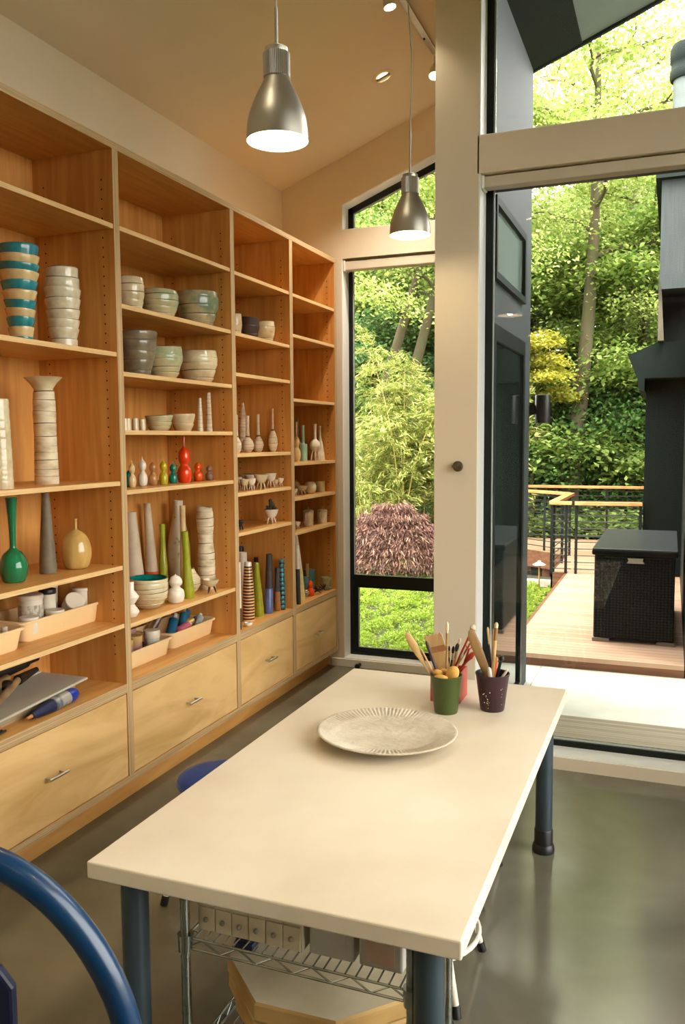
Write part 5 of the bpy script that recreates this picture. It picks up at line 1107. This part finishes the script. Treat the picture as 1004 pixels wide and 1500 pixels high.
# bamboo by the slim window
def bamboo(loc,seed,nc,H,spread,nl,label,lean):
    rng=np.random.default_rng(seed); q=random.Random(seed); root=empty('bamboo_clump',loc,label,'bamboo'); CU=mat('bamboo_culm',(186,160,90),.45,rgb2=(150,150,70),scale=4); C=[];D=[]
    for i in range(nc):
        a=q.uniform(0,6.28); b=Vector((q.gauss(0,spread*.25),q.gauss(0,spread*.2),0)); h=H*q.uniform(.6,1.05); ben=Vector((lean[0]+q.gauss(0,.35),lean[1]+q.gauss(0,.3),0))
        pts=[b+ben*(h*.42*t**2.2)+Vector((0,0,h*t*(1-.18*t*t))) for t in [k_/12 for k_ in range(13)]]
        MB().tube(pts,[.012*(1.1-t) for t in [k_/12 for k_ in range(13)]],6).build('culm',CU,root,smooth=True)
        for k_ in range(4,13):
            for s_ in range(3):
                a2=q.uniform(0,6.28); L=q.uniform(.25,.6); tip=pts[k_]+Vector((math.cos(a2)*L,math.sin(a2)*L,-.1+q.uniform(-.2,.1))); n=nl//(nc*27)
                t=rng.uniform(.1,1,n)[:,None]; base=np.array(pts[k_])*(1-t)+np.array(tip)*t+rng.normal(size=(n,3))*.03; C.append(base); D.append(np.tile(np.array(tip-pts[k_]).reshape(1,3)/L,(n,1)))
    C=np.concatenate(C); D=np.concatenate(D); V,F=leaves(rng,C,len(C),.12,.8,.17,.45,D); np_mesh('foliage',V,F,LM_D,root)
    for c in root.children: c.matrix_parent_inverse.identity()
bamboo((-1.75,6.6,-.25),31,12,4.4,1.0,17000,'feathery yellow-green bamboo arching across the middle of the slim window',(-.1,-.1))
bamboo((-.95,7.6,-.3),32,11,3.7,1.2,15000,'dense yellow-green bamboo at the right side of the slim window',(.1,-.1))
bamboo((-2.9,7.6,-.3),33,7,3.2,1.0,9000,'yellow-green bamboo spray at the left side of the slim window',(.35,-.1))
# red japanese maple
rng=np.random.default_rng(5); rm=empty('japanese_maple',(-1.35,5.55,-.22),'low weeping Japanese maple with dusky red leaves behind the slim window','maple')
n=26000; a=rng.uniform(0,2*np.pi,n); u=rng.uniform(0,1,n)**.5; rr=.92*u; zt=1.0-.75*u**2.2; lay=np.round(zt*7)/7
C=np.stack([rr*np.cos(a)*1.0,rr*np.sin(a)*.8,lay*.98+rng.normal(size=n)*.035-.12*rng.uniform(0,1,n)],1); D=np.stack([np.cos(a),np.sin(a),-1.1*np.ones(n)],1)
V,F=leaves(rng,C,n,.1,.5,.2,.5,D); np_mesh('foliage',V,F,LM_E,rm)
m=MB()
for i in range(9):
    a_=i*.7; m.tube([(0,0,-.1),(.1*math.cos(a_),.08*math.sin(a_),.35),(.45*math.cos(a_),.36*math.sin(a_),.7),(.85*math.cos(a_),.68*math.sin(a_),.55)],[.03,.024,.014,.004],6)
m.build('branches',BARKD,rm,smooth=True)
for c in rm.children: c.matrix_parent_inverse.identity()
# mossy tufted ground cover
rng=np.random.default_rng(9); gx,gy=np.meshgrid(np.arange(-3.4,1.1,.3),np.arange(.55,5.3,.27)); gx=gx+.15*(np.arange(gx.shape[0])%2)[:,None]
tx=(gx+rng.normal(size=gx.shape)*.05).ravel(); ty=(gy+rng.normal(size=gx.shape)*.05).ravel(); k_=tx<1.08; tx,ty=tx[k_],ty[k_]; NT=len(tx); bl=330
cen=np.stack([tx,ty,np.full(NT,-.23)],1); r=rng.uniform(.13,.185,NT)
dirs=rng.normal(size=(NT,bl,3)); dirs[:,:,2]=np.abs(dirs[:,:,2])+.15; dirs/=np.linalg.norm(dirs,axis=2)[:,:,None]
P_=cen[:,None,:]+dirs*(r[:,None]*rng.uniform(.75,1.05,(NT,bl)))[:,:,None]*np.array([1,1,.75])
V,F=leaves(rng,P_.reshape(-1,3),NT*bl,.045,.3,.3,0,dirs.reshape(-1,3)); gc=np_mesh('moss_groundcover',V,F,LM_F)
tag(gc,'bright green tufted groundcover seen low in the slim window','groundcover',None,'stuff')
dry=mat('pale_gravel_strip',(206,200,178),.9,rgb2=(186,180,158),scale=30)
struct('garden_kerb',MB().box(-.4,1.13,5.35,5.5,-.25,-.14),dry)
# ================================================================== LIGHT
WARM=(1.0,.85,.64)
def light(kind,name,loc,power,color=WARM,radius=.04,d=None,**k):
    l=bpy.data.lights.new(name,kind); l.energy=power; l.color=color
    if hasattr(l,'shadow_soft_size'): l.shadow_soft_size=radius
    for a,b in k.items(): setattr(l,a,b)
    o=bpy.data.objects.new(name,l); COL.objects.link(o); o.location=loc
    if d is not None: o.rotation_euler=Vector(d).to_track_quat('-Z','Y').to_euler()
    return o
for x,y,z in PEND: light('POINT','pendant_bulb_light',(x,y,z+.03),2,radius=.03)
for p,d in SPOTPOS: light('SPOT','track_spot_light',p,9 if p.y<-1.5 else 1,radius=.03,d=d,spot_size=math.radians(95),spot_blend=.8)
light('SPOT','added_fill_beam',(.985,-.26,cz(.985)-.04),70,(1,.9,.76),radius=.03,d=(-.85,-.16,-2.5),spot_size=math.radians(75),spot_blend=.8)  # beam of the added, unseen downlight, aimed at the far bays
light('SPOT','downlight_beam',(.60,-.69,4.0),55,(1,.9,.76),radius=.03,d=(-.19,.03,-1),spot_size=math.radians(100),spot_blend=.8)
w=bpy.data.worlds.new('sky'); scene.world=w; w.use_nodes=True; nt=w.node_tree; bg=nt.nodes['Background']
bg.inputs['Color'].default_value=(1.0,.985,.93,1); bg.inputs['Strength'].default_value=4.6
light('SUN','sun',(0,0,20),4.5,(1,.96,.86),d=(-.25,.55,-.8),angle=math.radians(35))
scene.view_settings.view_transform='Standard'; scene.view_settings.look='None'; scene.view_settings.gamma=1; scene.view_settings.exposure=1.02; scene.view_settings.use_curve_mapping=False
scene.cycles.use_denoising=True; scene.cycles.max_bounces=10; scene.cycles.transparent_max_bounces=12; scene.cycles.diffuse_bounces=5; scene.cycles.sample_clamp_indirect=6
scene.cycles.caustics_reflective=False; scene.cycles.caustics_refractive=False
